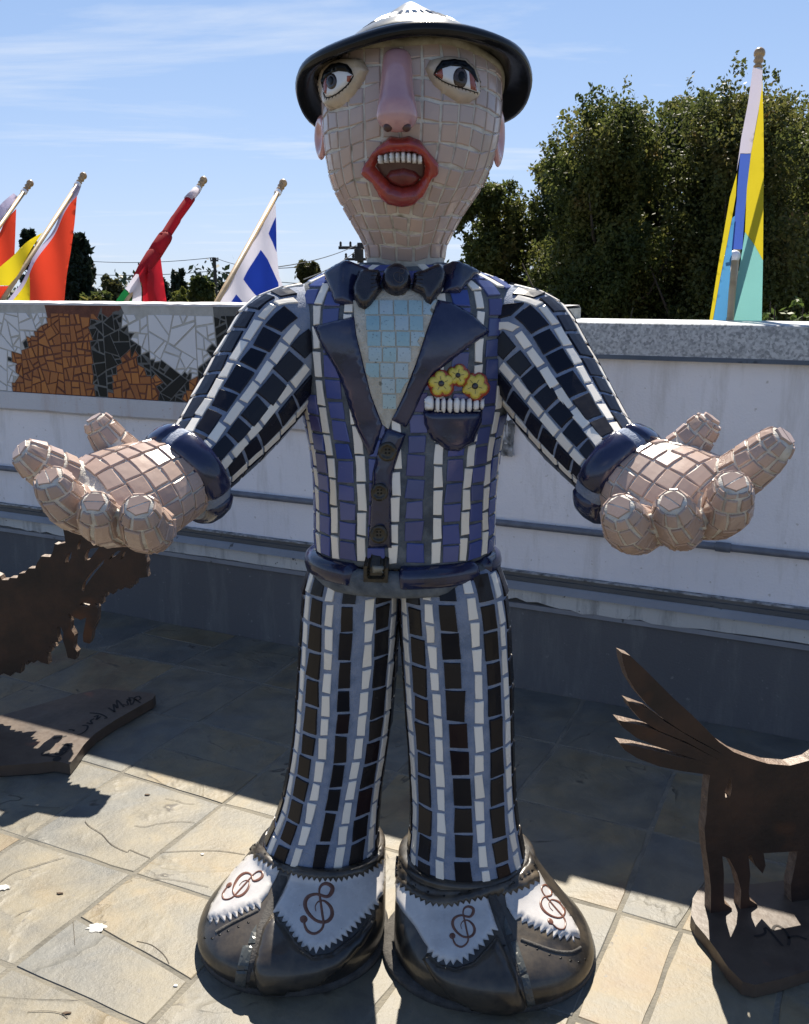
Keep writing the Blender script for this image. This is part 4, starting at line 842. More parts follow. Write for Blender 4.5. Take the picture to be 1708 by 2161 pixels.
def cast(bvs, x, y):
    r = ray(x, y); r = r / np.linalg.norm(r); best = None
    for b in bvs:
        loc, n, i, d = b.ray_cast(Vector(EYE), Vector(r))
        if loc is not None and (best is None or d < best[2]): best = (np.array(loc), np.array(n), d)
    if best is None:
        for b in bvs:
            for dd in np.linspace(1.2, 2.6, 57):
                loc, n, i, d = b.find_nearest(Vector(EYE + r * dd))
                if best is None or d < best[3]: best = (np.array(loc), np.array(n), dd, d)
    n = best[1]
    if n @ (EYE - best[0]) < 0: n = -n
    return best[0], n
def drape(poly, bvs, name, m, parent, h=0.01, bev=12, sp=7, base=0.0, holes=(), prof=None, skirt=0.012, smooth=True, ndir=None, e0=0.3):
    """a ceramic piece shaped by its outline, laid over a surface, pillowed towards its edge; returns object and its own search tree"""
    P, T, D = cdt(poly, sp, holes); V = []; Nn = []
    for (x, y), d in zip(P, D):
        q, n = cast(bvs, x, y)
        if ndir is not None: n = n * 0.4 + np.asarray(ndir) * 0.6; n = n / np.linalg.norm(n)
        t = min(1.0, d / bev); hh = h * (e0 + (1 - e0) * math.sqrt(max(0, 1 - (1 - t) ** 2))) if prof is None else prof(x, y, d)
        V.append(q + n * (base + hh)); Nn.append(n)
    V = np.array(V); Nn = np.array(Nn)
    # orient towards the eye
    Fc = []
    for t in T:
        a, b, c = V[list(t)]; Fc.append(t if np.cross(b - a, c - a) @ (EYE - a) > 0 else t[::-1])
    cnt = {}
    for f in Fc:
        for k in range(3): cnt[(f[k], f[(k + 1) % 3])] = 1
    nb = len(V); low = {}; VV = list(V)
    for (a, b) in list(cnt):
        if (b, a) not in cnt:
            for q in (a, b):
                if q not in low: low[q] = len(VV); VV.append(V[q] - Nn[q] * (base + skirt))
            Fc.append((b, a, low[a], low[b]))
    o = mesh(name, VV, Fc, m, parent, smooth=smooth)
    return o, BVHTree.FromPolygons([tuple(v) for v in VV], [list(map(int, f)) for f in Fc])
def plane_at(bvs, x, y, n=None, size=0.3):
    q, nn = cast(bvs, x, y); n = nn if n is None else np.asarray(n, float); n = n / np.linalg.norm(n); a = np.cross(n, UP); a /= np.linalg.norm(a); b = np.cross(n, a)
    return BVHTree.FromPolygons([tuple(q + a * i * size + b * j * size) for i, j in ((-1, -1), (1, -1), (1, 1), (-1, 1))], [(0, 1, 2, 3)])
def quad_bvh(pts): return BVHTree.FromPolygons([tuple(aty(*p)) for p in pts], [(0, 1, 2, 3)])
def ribbon(line, wd, bvs, name, m, parent, h=0.0015, closed=False, sub=3):
    L_ = np.array(line, float)
    if sub > 1:
        n = len(L_); t = np.linspace(0, n - 1, (n - 1) * sub + 1); L_ = crom(L_, t)
        wd = np.interp(t, range(n), np.broadcast_to(wd, (n,)))
    wd = np.broadcast_to(wd, (len(L_),)); T = np.gradient(L_, axis=0); T /= np.linalg.norm(T, axis=1)[:, None] + 1e-9; Nn = np.stack([-T[:, 1], T[:, 0]], 1)
    V = []; Fc = []
    for i in range(len(L_)):
        for k, hh in ((-1, -0.001), (-0.8, h * 0.8), (0, h + i * 2e-5), (0.8, h * 0.8), (1, -0.001)):
            p = L_[i] + Nn[i] * wd[i] * 0.5 * k; q, n = cast(bvs, *p); V.append(q + n * hh)
    for i in range(len(L_) - 1):
        for k in range(4): Fc.append((5 * i + k, 5 * i + k + 1, 5 * i + k + 6, 5 * i + k + 5))
    V = np.array(V); f = Fc[len(Fc) // 2 // 4 * 4 + 1]
    if np.cross(V[f[1]] - V[f[0]], V[f[2]] - V[f[0]]) @ (EYE - V[f[0]]) < 0: Fc = [q[::-1] for q in Fc]
    return mesh(name, V, Fc, m, parent, smooth=True)
def circle(cx, cy, rx, ry=None, n=18, rot=0.0):
    ry = ry or rx; return [(cx + rx * math.cos(a) * math.cos(rot) - ry * math.sin(a) * math.sin(rot), cy + rx * math.cos(a) * math.sin(rot) + ry * math.sin(a) * math.cos(rot)) for a in np.linspace(0, 2 * math.pi, n, endpoint=False)]
def ring_seg(C, A, B, Nn, u0, u1, rr, rh, name, m, parent, n=26, k=12, lift=0.0, e=1.0):
    """a sausage-like arc of a cuff or belt: ellipse C + A cos u + B sin u, section rr (radial) x rh (along Nn)"""
    V = []; Fc = []
    for i in range(n + 1):
        t = i / n; u = u0 + (u1 - u0) * t; p = C + A * math.cos(u) + B * math.sin(u); o = A * math.cos(u) + B * math.sin(u); o = o / np.linalg.norm(o)
        f = min(1, math.sqrt(max(0.0, 1 - max(0, 1 - min(t, 1 - t) * (u1 - u0) * np.linalg.norm(A) / 0.02) ** 2)) + 0.25)
        for j in range(k):
            a = 2 * math.pi * j / k; ca, sa = math.cos(a), math.sin(a)
            V.append(p + o * (rr * f * math.copysign(abs(ca) ** 0.8, ca) + lift) + Nn * rh * f * math.copysign(abs(sa) ** 0.8, sa))
    for i in range(n):
        for j in range(k): j2 = (j + 1) % k; Fc.append((i * k + j, i * k + j2, (i + 1) * k + j2, (i + 1) * k + j))
    Fc.append(tuple(range(k))); Fc.append(tuple(range(n * k, n * k + k)))
    return mesh(name, V, Fc, m, parent, smooth=True, fix=True)
def zigzag(line, n, amp, up=1):
    """replace a polyline by n pointed teeth"""
    L_ = np.array(line, float); d = np.concatenate([[0], np.cumsum(np.linalg.norm(np.diff(L_, axis=0), axis=1))]); o = []
    for k in range(2 * n + 1):
        s = d[-1] * k / (2 * n); p = np.array([np.interp(s, d, L_[:, 0]), np.interp(s, d, L_[:, 1])]); q = np.array([np.interp(min(d[-1], s + 2), d, L_[:, 0]), np.interp(min(d[-1], s + 2), d, L_[:, 1])]); q0 = np.array([np.interp(max(0, s - 2), d, L_[:, 0]), np.interp(max(0, s - 2), d, L_[:, 1])])
        t = (q - q0) / (np.linalg.norm(q - q0) + 1e-9); nn = np.array([-t[1], t[0]]) * up
        a = amp * rr_.uniform(0.75, 1.2) if k % 2 else 0
        o.append(tuple(p + nn * a))
    return o
rr_ = random.Random(3)

# ================================================================== THE STATUE
SB = np.array([0.0, 2.06, 0.0])
statue = tag(empty('mosaic_statue', SB), 'life size mosaic statue of a singing man in striped suit and black brimmed hat', 'statue')
T_torso = rings_px([(690, 1020, 1165, 2.08, .140), (668, 1040, 1150, 2.08, .150), (666, 1043, 1090, 2.08, .152), (664, 1047, 1010, 2.08, .152), (655, 1056, 930, 2.09, .155), (640, 1070, 860, 2.10, .16), (628, 1078, 780, 2.10, .165), (622, 1085, 700, 2.10, .16), (620, 1092, 645, 2.11, .145), (640, 1075, 603, 2.12, .125), (690, 1015, 577, 2.12, .10), (735, 965, 563, 2.12, .085), (755, 950, 555, 2.12, .08)], 0.92)
T_head = rings_px([(772, 938, 575, 2.12, .080), (774, 938, 552, 2.11, .082), (774, 938, 530, 2.10, .084), (764, 948, 505, 2.09, .095), (735, 975, 455, 2.08, .125), (703, 1018, 392, 2.07, .158), (690, 1042, 330, 2.07, .172), (684, 1053, 270, 2.07, .178), (682, 1057, 210, 2.08, .178), (684, 1054, 150, 2.09, .175), (700, 1032, 108, 2.10, .158), (740, 990, 92, 2.10, .11)], 0.97)
T_legL = rings_px([(668, 845, 1172, 2.09, .10), (650, 848, 1202, 2.09, .122), (641, 846, 1262, 2.09, .125), (636, 840, 1340, 2.09, .12), (629, 833, 1440, 2.09, .116), (622, 822, 1540, 2.09, .112), (609, 808, 1630, 2.09, .112), (592, 800, 1700, 2.09, .118), (566, 798, 1760, 2.09, .128), (553, 800, 1790, 2.09, .132), (550, 800, 1815, 2.09, .13)], 0.92)
T_legR = rings_px([(848, 1036, 1172, 2.07, .10), (842, 1058, 1202, 2.06, .122), (843, 1070, 1262, 2.05, .125), (847, 1076, 1340, 2.05, .12), (853, 1080, 1440, 2.04, .116), (860, 1082, 1540, 2.03, .112), (866, 1084, 1630, 2.03, .112), (869, 1090, 1710, 2.02, .118), (863, 1104, 1780, 2.02, .128), (860, 1116, 1815, 2.02, .132), (860, 1118, 1840, 2.02, .13)], 0.92)
def ap(x, y, Y, r): return (aty(x, y, Y), r)
armL = [ap(690, 735, 2.13, .105), ap(650, 712, 2.12, .118), ap(610, 722, 2.10, .118), ap(555, 800, 2.05, .112), ap(495, 885, 1.97, .098), ap(437, 957, 1.89, .081), ap(405, 992, 1.845, .074), ap(392, 1006, 1.83, .072)]
armR = [ap(1015, 735, 2.13, .105), ap(1058, 712, 2.12, .118), ap(1098, 722, 2.10, .118), ap(1155, 802, 2.05, .110), ap(1212, 885, 1.97, .097), ap(1268, 958, 1.88, .081), ap(1298, 992, 1.83, .074), ap(1310, 1006, 1.815, .072)]
T_armL = path_tube(armL, 1.0, ref=(0, -1, 0.3)); T_armR = path_tube(armR, 1.0, ref=(0, -1, 0.3))
B_torso, B_head, B_legL, B_legR, B_armL, B_armR = (t.bvh() for t in (T_torso, T_head, T_legL, T_legR, T_armL, T_armR))
torso = mesh('torso', *T_torso.vf(72, 80), 'grout_dark', statue, smooth=True, fix=True)
head = mesh('head', *T_head.vf(72, 80), 'grout_skin', statue, smooth=True, fix=True)
legL = mesh('trouser_leg', *T_legL.vf(60, 70), 'grout_blue', statue, smooth=True, fix=True)
legR = mesh('trouser_leg', *T_legR.vf(60, 70), 'grout_blue', statue, smooth=True, fix=True)
slvL = mesh('sleeve', *T_armL.vf(52, 60), 'grout_blue', statue, smooth=True, fix=True)
slvR = mesh('sleeve', *T_armR.vf(52, 60), 'grout_blue', statue, smooth=True, fix=True)

# ---- outlines of the ceramic pieces, in survey coordinates
c2 = lambda pts: [(580.7 + 0.3477 * x, 512.4 + 0.3477 * y) for x, y in pts]
cb = lambda pts: [(683.2 + 0.2 * x, 532.9 + 0.2 * y) for x, y in pts]
LAPL = c2([(240, 510), (330, 485), (485, 450), (500, 560), (545, 750), (590, 930), (625, 1030), (655, 1100), (630, 1190), (600, 1280), (575, 1290), (530, 1200), (480, 1090), (420, 880), (370, 760), (290, 630)])
LAPR = c2([(985, 350), (1080, 370), (1200, 440), (1300, 540), (1190, 620), (1060, 720), (960, 800), (900, 900), (830, 1060), (795, 1120), (700, 1070), (740, 1000), (780, 920), (850, 740), (910, 560)])
SHIRT = c2([(478, 360), (560, 330), (640, 290), (830, 290), (920, 340), (985, 352), (910, 560), (850, 740), (780, 920), (705, 1085), (690, 1130), (655, 1100), (590, 930), (545, 750), (500, 560), (485, 450)])
COLL = cb([(20, 230), (150, 130), (270, 85), (320, 105), (305, 330), (310, 540), (160, 590), (100, 420)])
COLR = cb([(1340, 100), (1400, 95), (1560, 165), (1645, 215), (1560, 280), (1400, 470), (1270, 410), (1310, 250)])
PLACK = c2([(680, 1120), (795, 1160), (750, 1290), (715, 1400), (705, 1550), (710, 1850), (565, 1850), (575, 1700), (583, 1560), (592, 1400), (640, 1200)])
POCK = c2([(898, 1020), (1252, 1020), (1245, 1100), (1200, 1210), (1110, 1265), (1040, 1260), (950, 1190), (905, 1100)])
PBAND = c2([(918, 940), (1268, 950), (1256, 1018), (901, 1018)])
covers = [LAPL, LAPR, SHIRT, COLL, COLR, PLACK, POCK, PBAND]
def under(polys):
    def f(c, P, n):
        if n @ (EYE - c) < 0: return False
        q = proj(P)
        for po in polys:
            k = sum(inpoly(po, *p) for p in q)
            if k == 9 or (po is SHIRT and k >= 6): return True
        return False
    return f
def both(*fs): return lambda c, P, n: any(f(c, P, n) for f in fs)
def inany(*bvs, margin=0.004): return lambda c, P, n: any(inside(b, c, margin) for b in bvs)
def stripes(T, bvs, parent, pairs, wide_m, wide_name, wide_w, cream_w, wide_len, cream_len, cull, u0, v0, v1, cream_name='cream_tile', cream_m='cream', gapv=0.0075):
    for k in range(pairs):
        for kind in (0, 1):
            uc = u0 + 2 * math.pi * (k + (0.0 if kind == 0 else 0.5)) / pairs
            wd = (wide_w if kind == 0 else cream_w); nm, mm = (wide_name, wide_m) if kind == 0 else (cream_name, cream_m)
            ln = wide_len if kind == 0 else cream_len
            br, tot = T.rows(uc, lambda: ln * rr_.uniform(0.82, 1.14), v0 + (rr_.uniform(0, 0.012)), v1)
            for a, b in zip(br[:-1], br[1:]):
                vm = (a + b) / 2; um = uc + 0.055 * math.sin(vm * 8 + k * 1.7 + kind) * (6.3 / pairs); dl = T.dvdl(uc, vm) * gapv / 2
                cs = []
                for (su, vv) in ((-1, a + dl), (1, a + dl), (1, b - dl), (-1, b - dl)):
                    lim = 2 * math.pi / pairs * (0.32 if kind == 0 else 0.21)
                    du = min(wd / 2 * T.dudl(uc, min(1, max(0, vv))), lim) * rr_.uniform(0.88, 1.08)
                    cs.append((um + su * du, vv + dl * rr_.uniform(-0.25, 0.25)))
                tile(T, cs, nm, mm, parent, cull=cull, tilt=0.03, jit=0.0019, flat=0.7, h=0.0028, cham=0.0012)
stripes(T_legL, None, legL, 9, 'black', 'black_tile', 0.038, 0.019, 0.068, 0.058, inany(B_legR, B_torso), R(90), 0.05, 0.985, 'cream_trouser_tile')
stripes(T_legR, None, legR, 9, 'black', 'black_tile', 0.038, 0.019, 0.068, 0.058, inany(B_legL, B_torso), R(95), 0.05, 0.985, 'cream_trouser_tile')
stripes(T_armL, None, slvL, 10, 'ink', 'navy_tile', 0.041, 0.019, 0.058, 0.053, inany(B_torso, margin=-0.006), R(62), 0.05, 0.93, 'cream_sleeve_tile')
stripes(T_armR, None, slvR, 10, 'ink', 'navy_tile', 0.041, 0.019, 0.058, 0.053, inany(B_torso, margin=-0.006), R(118), 0.05, 0.93, 'cream_sleeve_tile')
stripes(T_torso, None, torso, 17, 'blue', 'blue_tile', 0.037, 0.019, 0.046, 0.054, both(under(covers), inany(B_armL, B_armR, B_head, margin=-0.004)), R(84), 0.075, 0.93, 'cream_jacket_tile', gapv=0.0055)
for p in (legL, legR): flush_hidden(p, dict(black='rear_black_tiles', cream='rear_cream_tiles'))
for p in (slvL, slvR): flush_hidden(p, dict(ink='rear_navy_tiles', cream='rear_cream_tiles'))
flush_hidden(torso, dict(blue='rear_blue_tiles', cream='rear_cream_tiles'))

# ---- jacket details
TB = [B_torso]
shirt, B_shirt = drape(SHIRT, TB, 'shirt_front', 'grout_light', statue, h=0.0075, bev=5, sp=8, e0=0.85)
xs = [(470 + 88 * i) for i in range(7)]; ys = [345 + 95 * j for j in range(9)]
for j in range(len(ys) - 1):
    for i in range(len(xs) - 1):
        sh = (j * 7) % 23 - 14
        q = c2([(xs[i] + 4 + sh, ys[j] + 5), (xs[i + 1] - 5 + sh, ys[j] + 5 + i), (xs[i + 1] - 5 + sh, ys[j + 1] - 5 + i), (xs[i] + 4 + sh, ys[j + 1] - 5)])
        ins = [inpoly(SHIRT, *p) for p in q]; cc = np.mean(q, 0)
        if sum(ins) < 3: continue
        drape(q, [B_shirt], 'shirt_tile', 'shirt', shirt, h=0.0024, bev=3, sp=12, skirt=0.002, smooth=False, e0=0.8)
lapL, B_lapL = drape(LAPL, TB, 'lapel', 'navy', statue, h=0.009, bev=6, sp=6, e0=0.45)
lapR, B_lapR = drape(LAPR, TB, 'lapel', 'navy', statue, h=0.009, bev=6, sp=6, e0=0.45)
drape(COLL, [quad_bvh([(680, 545, 2.075), (752, 545, 2.00), (752, 660, 1.965), (680, 660, 2.03)])], 'collar', 'navy', statue, h=0.02, bev=14, sp=7, skirt=0.05)
drape(COLR, [quad_bvh([(930, 545, 2.00), (1020, 545, 2.075), (1020, 660, 2.03), (930, 660, 1.965)])], 'collar', 'navy', statue, h=0.02, bev=14, sp=7, skirt=0.05)
plk, B_plk = drape(PLACK, TB, 'button_placket', 'navy', statue, h=0.011, bev=8, sp=7)
for x, y, r in [(683, 1265, 58), (635, 1510, 53), (630, 1765, 54)]:
    x, y = c2([(x, y)])[0]; r *= 0.3477
    bt, bb = drape(circle(x, y, r, n=24), [plane_at([B_plk], x, y, (0, -1, 0.05))], 'button', 'bronze', plk, sp=3, prof=lambda px, py, d, r=r: 0.012 if d < r * 0.18 else (0.014 if d < r * 0.34 else 0.0095))
    for q in range(4): a = R(45 + 90 * q); drape(circle(x + r * 0.26 * math.cos(a), y + r * 0.26 * math.sin(a), r * 0.11, n=7), [bb], 'button_hole', 'pupil', bt, h=0.0008, bev=1, sp=2, skirt=0.002)
pk, B_pk = drape(POCK, TB, 'pocket', 'navy', statue, h=0.015, bev=14, sp=6)
pb_, B_pb = drape(PBAND, TB, 'pocket_band', 'navy', statue, h=0.011, bev=6, sp=6)
ct = lambda pts: [(854.0 + 0.12 * x, 737.9 + 0.12 * y) for x, y in pts]
for x0, x1, y0, y1 in [(365, 510, 830, 1050), (545, 615, 845, 1080), (648, 722, 860, 1095), (755, 838, 862, 1090), (865, 965, 868, 1085), (980, 1062, 865, 1085), (1095, 1180, 855, 1075), (1208, 1305, 890, 1050), (1330, 1392, 860, 1035)]:
    drape(ct([(x0 + 12, y0), (x1 - 14, y0), (x1, y0 + 40), (x1 - 2, y1 - 30), (x1 - 16, y1), (x0 + 14, y1), (x0, y1 - 30), (x0 + 2, y0 + 40)]), [B_pb, B_pk, B_torso], 'tooth', 'tooth', pb_, h=0.007, bev=4, sp=3.2, skirt=0.004)
def flower(cx, cy, r, n, ph, petals=None):
    out = []
    for a in np.linspace(0, 2 * math.pi, 60, endpoint=False): q = r * (0.86 + 0.16 * abs(math.sin((a - ph) * n / 2)) ** 0.6); out.append((cx + q * math.cos(a), cy + q * math.sin(a)))
    fo, fb = drape(out, [plane_at([B_torso, B_pb], cx, cy, (0.12, -1, 0.1))], 'pocket_flower', 'flred', statue, h=0.014, bev=7, sp=4)
    inn = []
    for a in np.linspace(0, 2 * math.pi, 60, endpoint=False): q = r * (0.55 + 0.32 * abs(math.sin((a - ph) * n / 2)) ** 0.55); inn.append((cx + q * math.cos(a), cy + q * math.sin(a)))
    fi, fb2 = drape(inn, [fb], 'petals', 'yellow', fo, h=0.005, bev=3, sp=3.2, skirt=0.003)
    drape(circle(cx, cy, r * 0.22, n=14), [fb2], 'flower_centre', 'plum', fo, h=0.004, bev=2, sp=2.5, skirt=0.003)
    for k in range(n):
        a = ph + 2 * math.pi * (k + 0.5) / n; ribbon([(cx + r * 0.26 * math.cos(a), cy + r * 0.26 * math.sin(a)), (cx + r * 0.52 * math.cos(a), cy + r * 0.52 * math.sin(a))], 1.0, [fb2], 'vein', 'plum', fo, h=0.0008, sub=1)
flower(*ct([(940, 450)])[0], 25, 5, 0.5)
flower(*ct([(645, 595)])[0], 30, 5, 0.2)
flower(*ct([(1240, 640)])[0], 31, 5, 0.9)
# bow tie
WLp = cb([(370, 205), (480, 190), (580, 195), (602, 240), (580, 320), (617, 390), (560, 470), (500, 560), (440, 605), (370, 570), (320, 470), (313, 370), (345, 290)])
WRp = cb([(950, 230), (1060, 195), (1200, 130), (1262, 160), (1292, 220), (1270, 330), (1230, 420), (1180, 480), (1130, 560), (1075, 530), (1040, 450), (928, 390), (950, 320)])
TQ = [quad_bvh([(720, 540, 2.005), (960, 540, 2.005), (960, 680, 1.95), (720, 680, 1.95)])]
tie = empty('bow_tie', aty(838, 590, 2.0)); tie.parent = statue; tie.location = tuple(ORG[tie.name] - SB)
for po in (WLp, WRp):
    wgo, wb = drape(po, TQ, 'bow_wing', 'plum', tie, h=0.020, bev=11, sp=6, skirt=0.04)
    cxm = np.mean([p[0] for p in po]); sgn = 1 if cxm < 838 else -1
    for k in range(6): ribbon([(838 - sgn * 26, 578 + 5.6 * k), (838 - sgn * 40, 574 + 7.2 * k), (838 - sgn * 55, 572 + 8.8 * k)], [2.2, 1.6, 0.6], [wb], 'pleat', 'plum', wgo, h=0.0022)
kn, B_kn = drape(circle(683.2 + 0.2 * 770, 532.9 + 0.2 * 297, 30, 32.5, 26), TQ, 'bow_knot', 'plum', tie, h=0.026, bev=14, sp=4.5, skirt=0.04)
CLEF = [(995, 830), (988, 790), (1012, 752), (1060, 745), (1110, 790), (1125, 850), (1100, 900), (1050, 917), (990, 900), (930, 840), (905, 770), (930, 712), (1000, 690), (1080, 712), (1118, 680), (1125, 632), (1080, 605), (1037, 620), (1020, 665), (1030, 740), (1045, 850), (1055, 930), (1032, 982), (980, 1010), (930, 990), (906, 950), (895, 905)]
CW = [7, 9, 13, 20, 32, 36, 36, 30, 28, 34, 38, 36, 26, 30, 40, 40, 34, 26, 18, 22, 24, 22, 24, 26, 28, 24, 16]
def clef(cx, cy, hgt, ang, bvs, m, parent, xs=1.0, mir=1, wsc=1.0, name='treble_clef', dot=True, h=0.0012):
    s = hgt / 405.0; ca, sa = math.cos(ang), math.sin(ang)
    f = lambda x, y: (cx + s * (ca * (x - 1005) * xs * mir - sa * (y - 808)), cy + s * (sa * (x - 1005) * xs * mir + ca * (y - 808)))
    o = ribbon([f(*p) for p in CLEF], [v * s * wsc for v in CW], bvs, name, m, parent, h=h)
    if dot: drape([f(895 + 32 * math.cos(a), 893 + 32 * math.sin(a)) for a in np.linspace(0, 6.283, 12, endpoint=False)], bvs, 'clef_dot', m, o, h=0.0014, bev=2, sp=3, skirt=0.001)
    return o
M['groove'] = mat('pale_groove', [(0.05, 0.045, 0.05), (0.08, 0.07, 0.075)], 0.5)
clef(683.2 + 0.2 * 785, 532.9 + 0.2 * 262, 39, R(6), [B_kn], 'groove', kn, wsc=0.55, dot=False)
# belt
bc = (aty(640, 1178, 2.08) + aty(1062, 1178, 2.08)) / 2; BA = np.array([0.195, 0, 0]); BBv = np.array([0, -0.148, 0])
belt = empty('belt', bc); belt.parent = statue; belt.location = tuple(bc - SB)
for a0, a1 in [(-58, 34), (41, 93), (119, 205), (211, 298)]:
    ring_seg(bc, BA, BBv, UP, R(a0), R(a1), 0.030, 0.027, 'belt_segment', 'navy', belt, n=30)
BK = c2([(557, 1915), (697, 1925), (692, 2045), (557, 2040)])
bv_, bf_ = Tube([bc - UP * 0.03, bc + UP * 0.03], [BA * 1.02] * 2, [BBv * 1.02] * 2).vf(60, 6); B_belt = BVHTree.FromPolygons(bv_.tolist(), [list(f) for f in bf_])
bk, bkb = drape(BK, [B_belt], 'belt_buckle', 'bronze', belt, sp=4, prof=lambda x, y, d: 0.022 if d < 8 else (0.030 if d < 11 else 0.020), skirt=0.02, smooth=False)
drape(c2([(590, 1958), (660, 1962), (656, 2005), (590, 2002)]), [bkb], 'buckle_tongue', 'hattan', bk, h=0.003, bev=3, sp=4, skirt=0.004)
# grey cement between belt and trousers
ring_seg(bc - UP * 0.016, BA, BBv, UP, 0, 2 * math.pi, 0.022, 0.03, 'belt_cement', 'grout_dark', belt, n=60)

# ---- face: skin tiles in rows
FACEC = lambda pts: [(580.7 + 0.34 * x, 0.34 * y) for x, y in pts]
LIPO = FACEC([(550, 1060), (570, 1020), (610, 960), (650, 905), (720, 845), (780, 852), (830, 842), (900, 870), (950, 940), (1005, 1005), (1005, 1070), (960, 1100), (920, 1180), (860, 1240), (790, 1255), (700, 1235), (650, 1180), (625, 1120), (590, 1100)])
LIPI = FACEC([(625, 1030), (650, 980), (700, 952), (780, 942), (860, 942), (910, 972), (930, 1030), (920, 1090), (870, 1140), (790, 1152), (720, 1130), (670, 1085)])
LIDL = FACEC([(283, 520), (300, 430), (350, 382), (440, 362), (545, 368), (588, 440), (560, 492), (500, 590), (430, 655), (350, 688), (312, 650), (293, 590)])
LIDR = FACEC([(928, 430), (960, 375), (1060, 352), (1170, 362), (1240, 430), (1268, 520), (1260, 605), (1200, 642), (1130, 640), (1050, 590), (980, 530)])
NOSEP = FACEC([(682, 345), (840, 345), (848, 470), (862, 600), (888, 690), (882, 755), (850, 795), (700, 800), (640, 765), (632, 700), (660, 620), (664, 470)])
fc = both(under([LIPO, LIDL, LIDR, NOSEP]), inany(B_torso, margin=-0.002))
br, tot = T_head.rows(R(90), lambda: 0.036, 0.10, 0.90)
nr = len(br) - 1
prevn = None
for j in range(nr):
    a, b = br[j], br[j + 1]; vm = (a + b) / 2
    circ = 2 * math.pi / T_head.dudl(R(90), vm) * 1.0
    n = 15 if vm < 0.23 else (22 if vm < 0.36 else 31)
    for i in range(n):
        ua = 2 * math.pi * (i + 0.28) / n; ub = 2 * math.pi * (i + 1.28) / n
        g = 0.0048 * rr_.uniform(0.8, 1.1); gu = T_head.dudl((ua + ub) / 2, vm) * g / 2; gv = T_head.dvdl(R(90), vm) * g / 2
        ska, skb = (0.16 * (b - a) * math.sin(q * 3 + 0.35 * j) + 0.10 * (b - a) * math.sin(q * 7 + j) for q in (ua, ub))
        tile(T_head, [(ua + gu, a + gv + ska), (ub - gu, a + gv + skb), (ub - gu, b - gv + skb), (ua + gu, b - gv + ska)], 'face_tile', 'skin', head, cull=fc, tilt=0.02, jit=0.0016, h=0.0026, flat=0.5)
flush_hidden(head, dict(skin='rear_skin_tiles'))
HB = [B_head]
# lips, teeth, tongue
mth, B_m = drape(FACEC([(612, 1030), (640, 975), (700, 945), (780, 935), (865, 935), (920, 970), (942, 1030), (930, 1095), (875, 1150), (790, 1162), (715, 1140), (660, 1090)]), HB, 'mouth', 'mouth', head, h=0.004, bev=3, sp=7)
lip, B_lip = drape(LIPO, HB, 'lips', 'lips', head, h=0.032, bev=17, sp=5, holes=[LIPI])
drape(FACEC([(690, 1090), (720, 1055), (800, 1040), (870, 1060), (905, 1095), (860, 1140), (790, 1152), (725, 1130)]), HB, 'tongue', 'tongue', mth, h=0.017, bev=16, sp=5)
for i in range(8):
    x0 = 650 + i * 33; yt = 965 - 22 * math.sin((i + 0.5) / 8 * math.pi) + (3 if i % 2 else 0); yb = 1016 - 10 * math.sin((i + 0.5) / 8 * math.pi)
    drape(FACEC([(x0 + 3, yt), (x0 + 15, yt - 8), (x0 + 28, yt), (x0 + 31, yt + 25), (x0 + 27, yb), (x0 + 5, yb), (x0, yt + 25)]), HB, 'tooth', 'tooth', mth, h=0.024, bev=4.5, sp=3.5)
# eyes
def eye(lid, opening, upper, iris, ir, pup, pr, corner, lash):
    lo, lb = drape(lid, HB, 'eyelid', 'lid', head, h=0.018, bev=24, sp=5.5, e0=0.12)
    eo, eb = drape(opening, [lb], 'eyeball', 'eyewhite', lo, h=0.006, bev=12, sp=3.4, skirt=0.003)
    for cpo in corner: drape(cpo, [eb, lb], 'eye_corner', 'eyered', eo, h=0.0012, bev=3, sp=3, skirt=0.003)
    io, ib = drape(circle(*iris, ir[0], ir[1], 20), [eb], 'iris', 'iris', eo, h=0.002, bev=4, sp=3, skirt=0.002)
    drape(circle(*pup, pr[0], pr[1], 14), [ib], 'pupil', 'pupil', eo, h=0.001, bev=2, sp=3, skirt=0.001)
    drape(upper, [lb, eb], 'upper_lashes', 'pupil', lo, h=0.004, bev=3, sp=3, skirt=0.003)
    ribbon(lash, 2.4, [lb, eb], 'lower_lash_line', 'pupil', lo, h=0.0015)
    L_ = np.array(lash); t = np.linspace(0.3, len(L_) - 1.05, 13)
    for k, p in enumerate(crom(L_, t)): ribbon([(p[0], p[1]), (p[0] + (0.9 if iris[0] > 840 else -0.9), p[1] + 4.6)], [1.9, 0.5], [lb, eb], 'lash', 'pupil', lo, h=0.001, sub=1)
eye(LIDL, FACEC([(293, 520), (325, 455), (390, 432), (450, 432), (486, 465), (452, 520), (385, 578), (322, 602), (300, 570)]),
    FACEC([(286, 500), (305, 440), (345, 400), (400, 388), (450, 400), (475, 430), (487, 468), (450, 446), (395, 440), (340, 455), (310, 490), (298, 545)]),
    FACEC([(350, 503)])[0], (11.5, 17), FACEC([(347, 498)])[0], (5.5, 9), [FACEC([(294, 515), (322, 465), (325, 520), (318, 585), (302, 568)]), FACEC([(446, 470), (486, 465), (462, 508), (446, 505)])],
    FACEC([(487, 468), (455, 521), (388, 580), (322, 606), (302, 572)]))
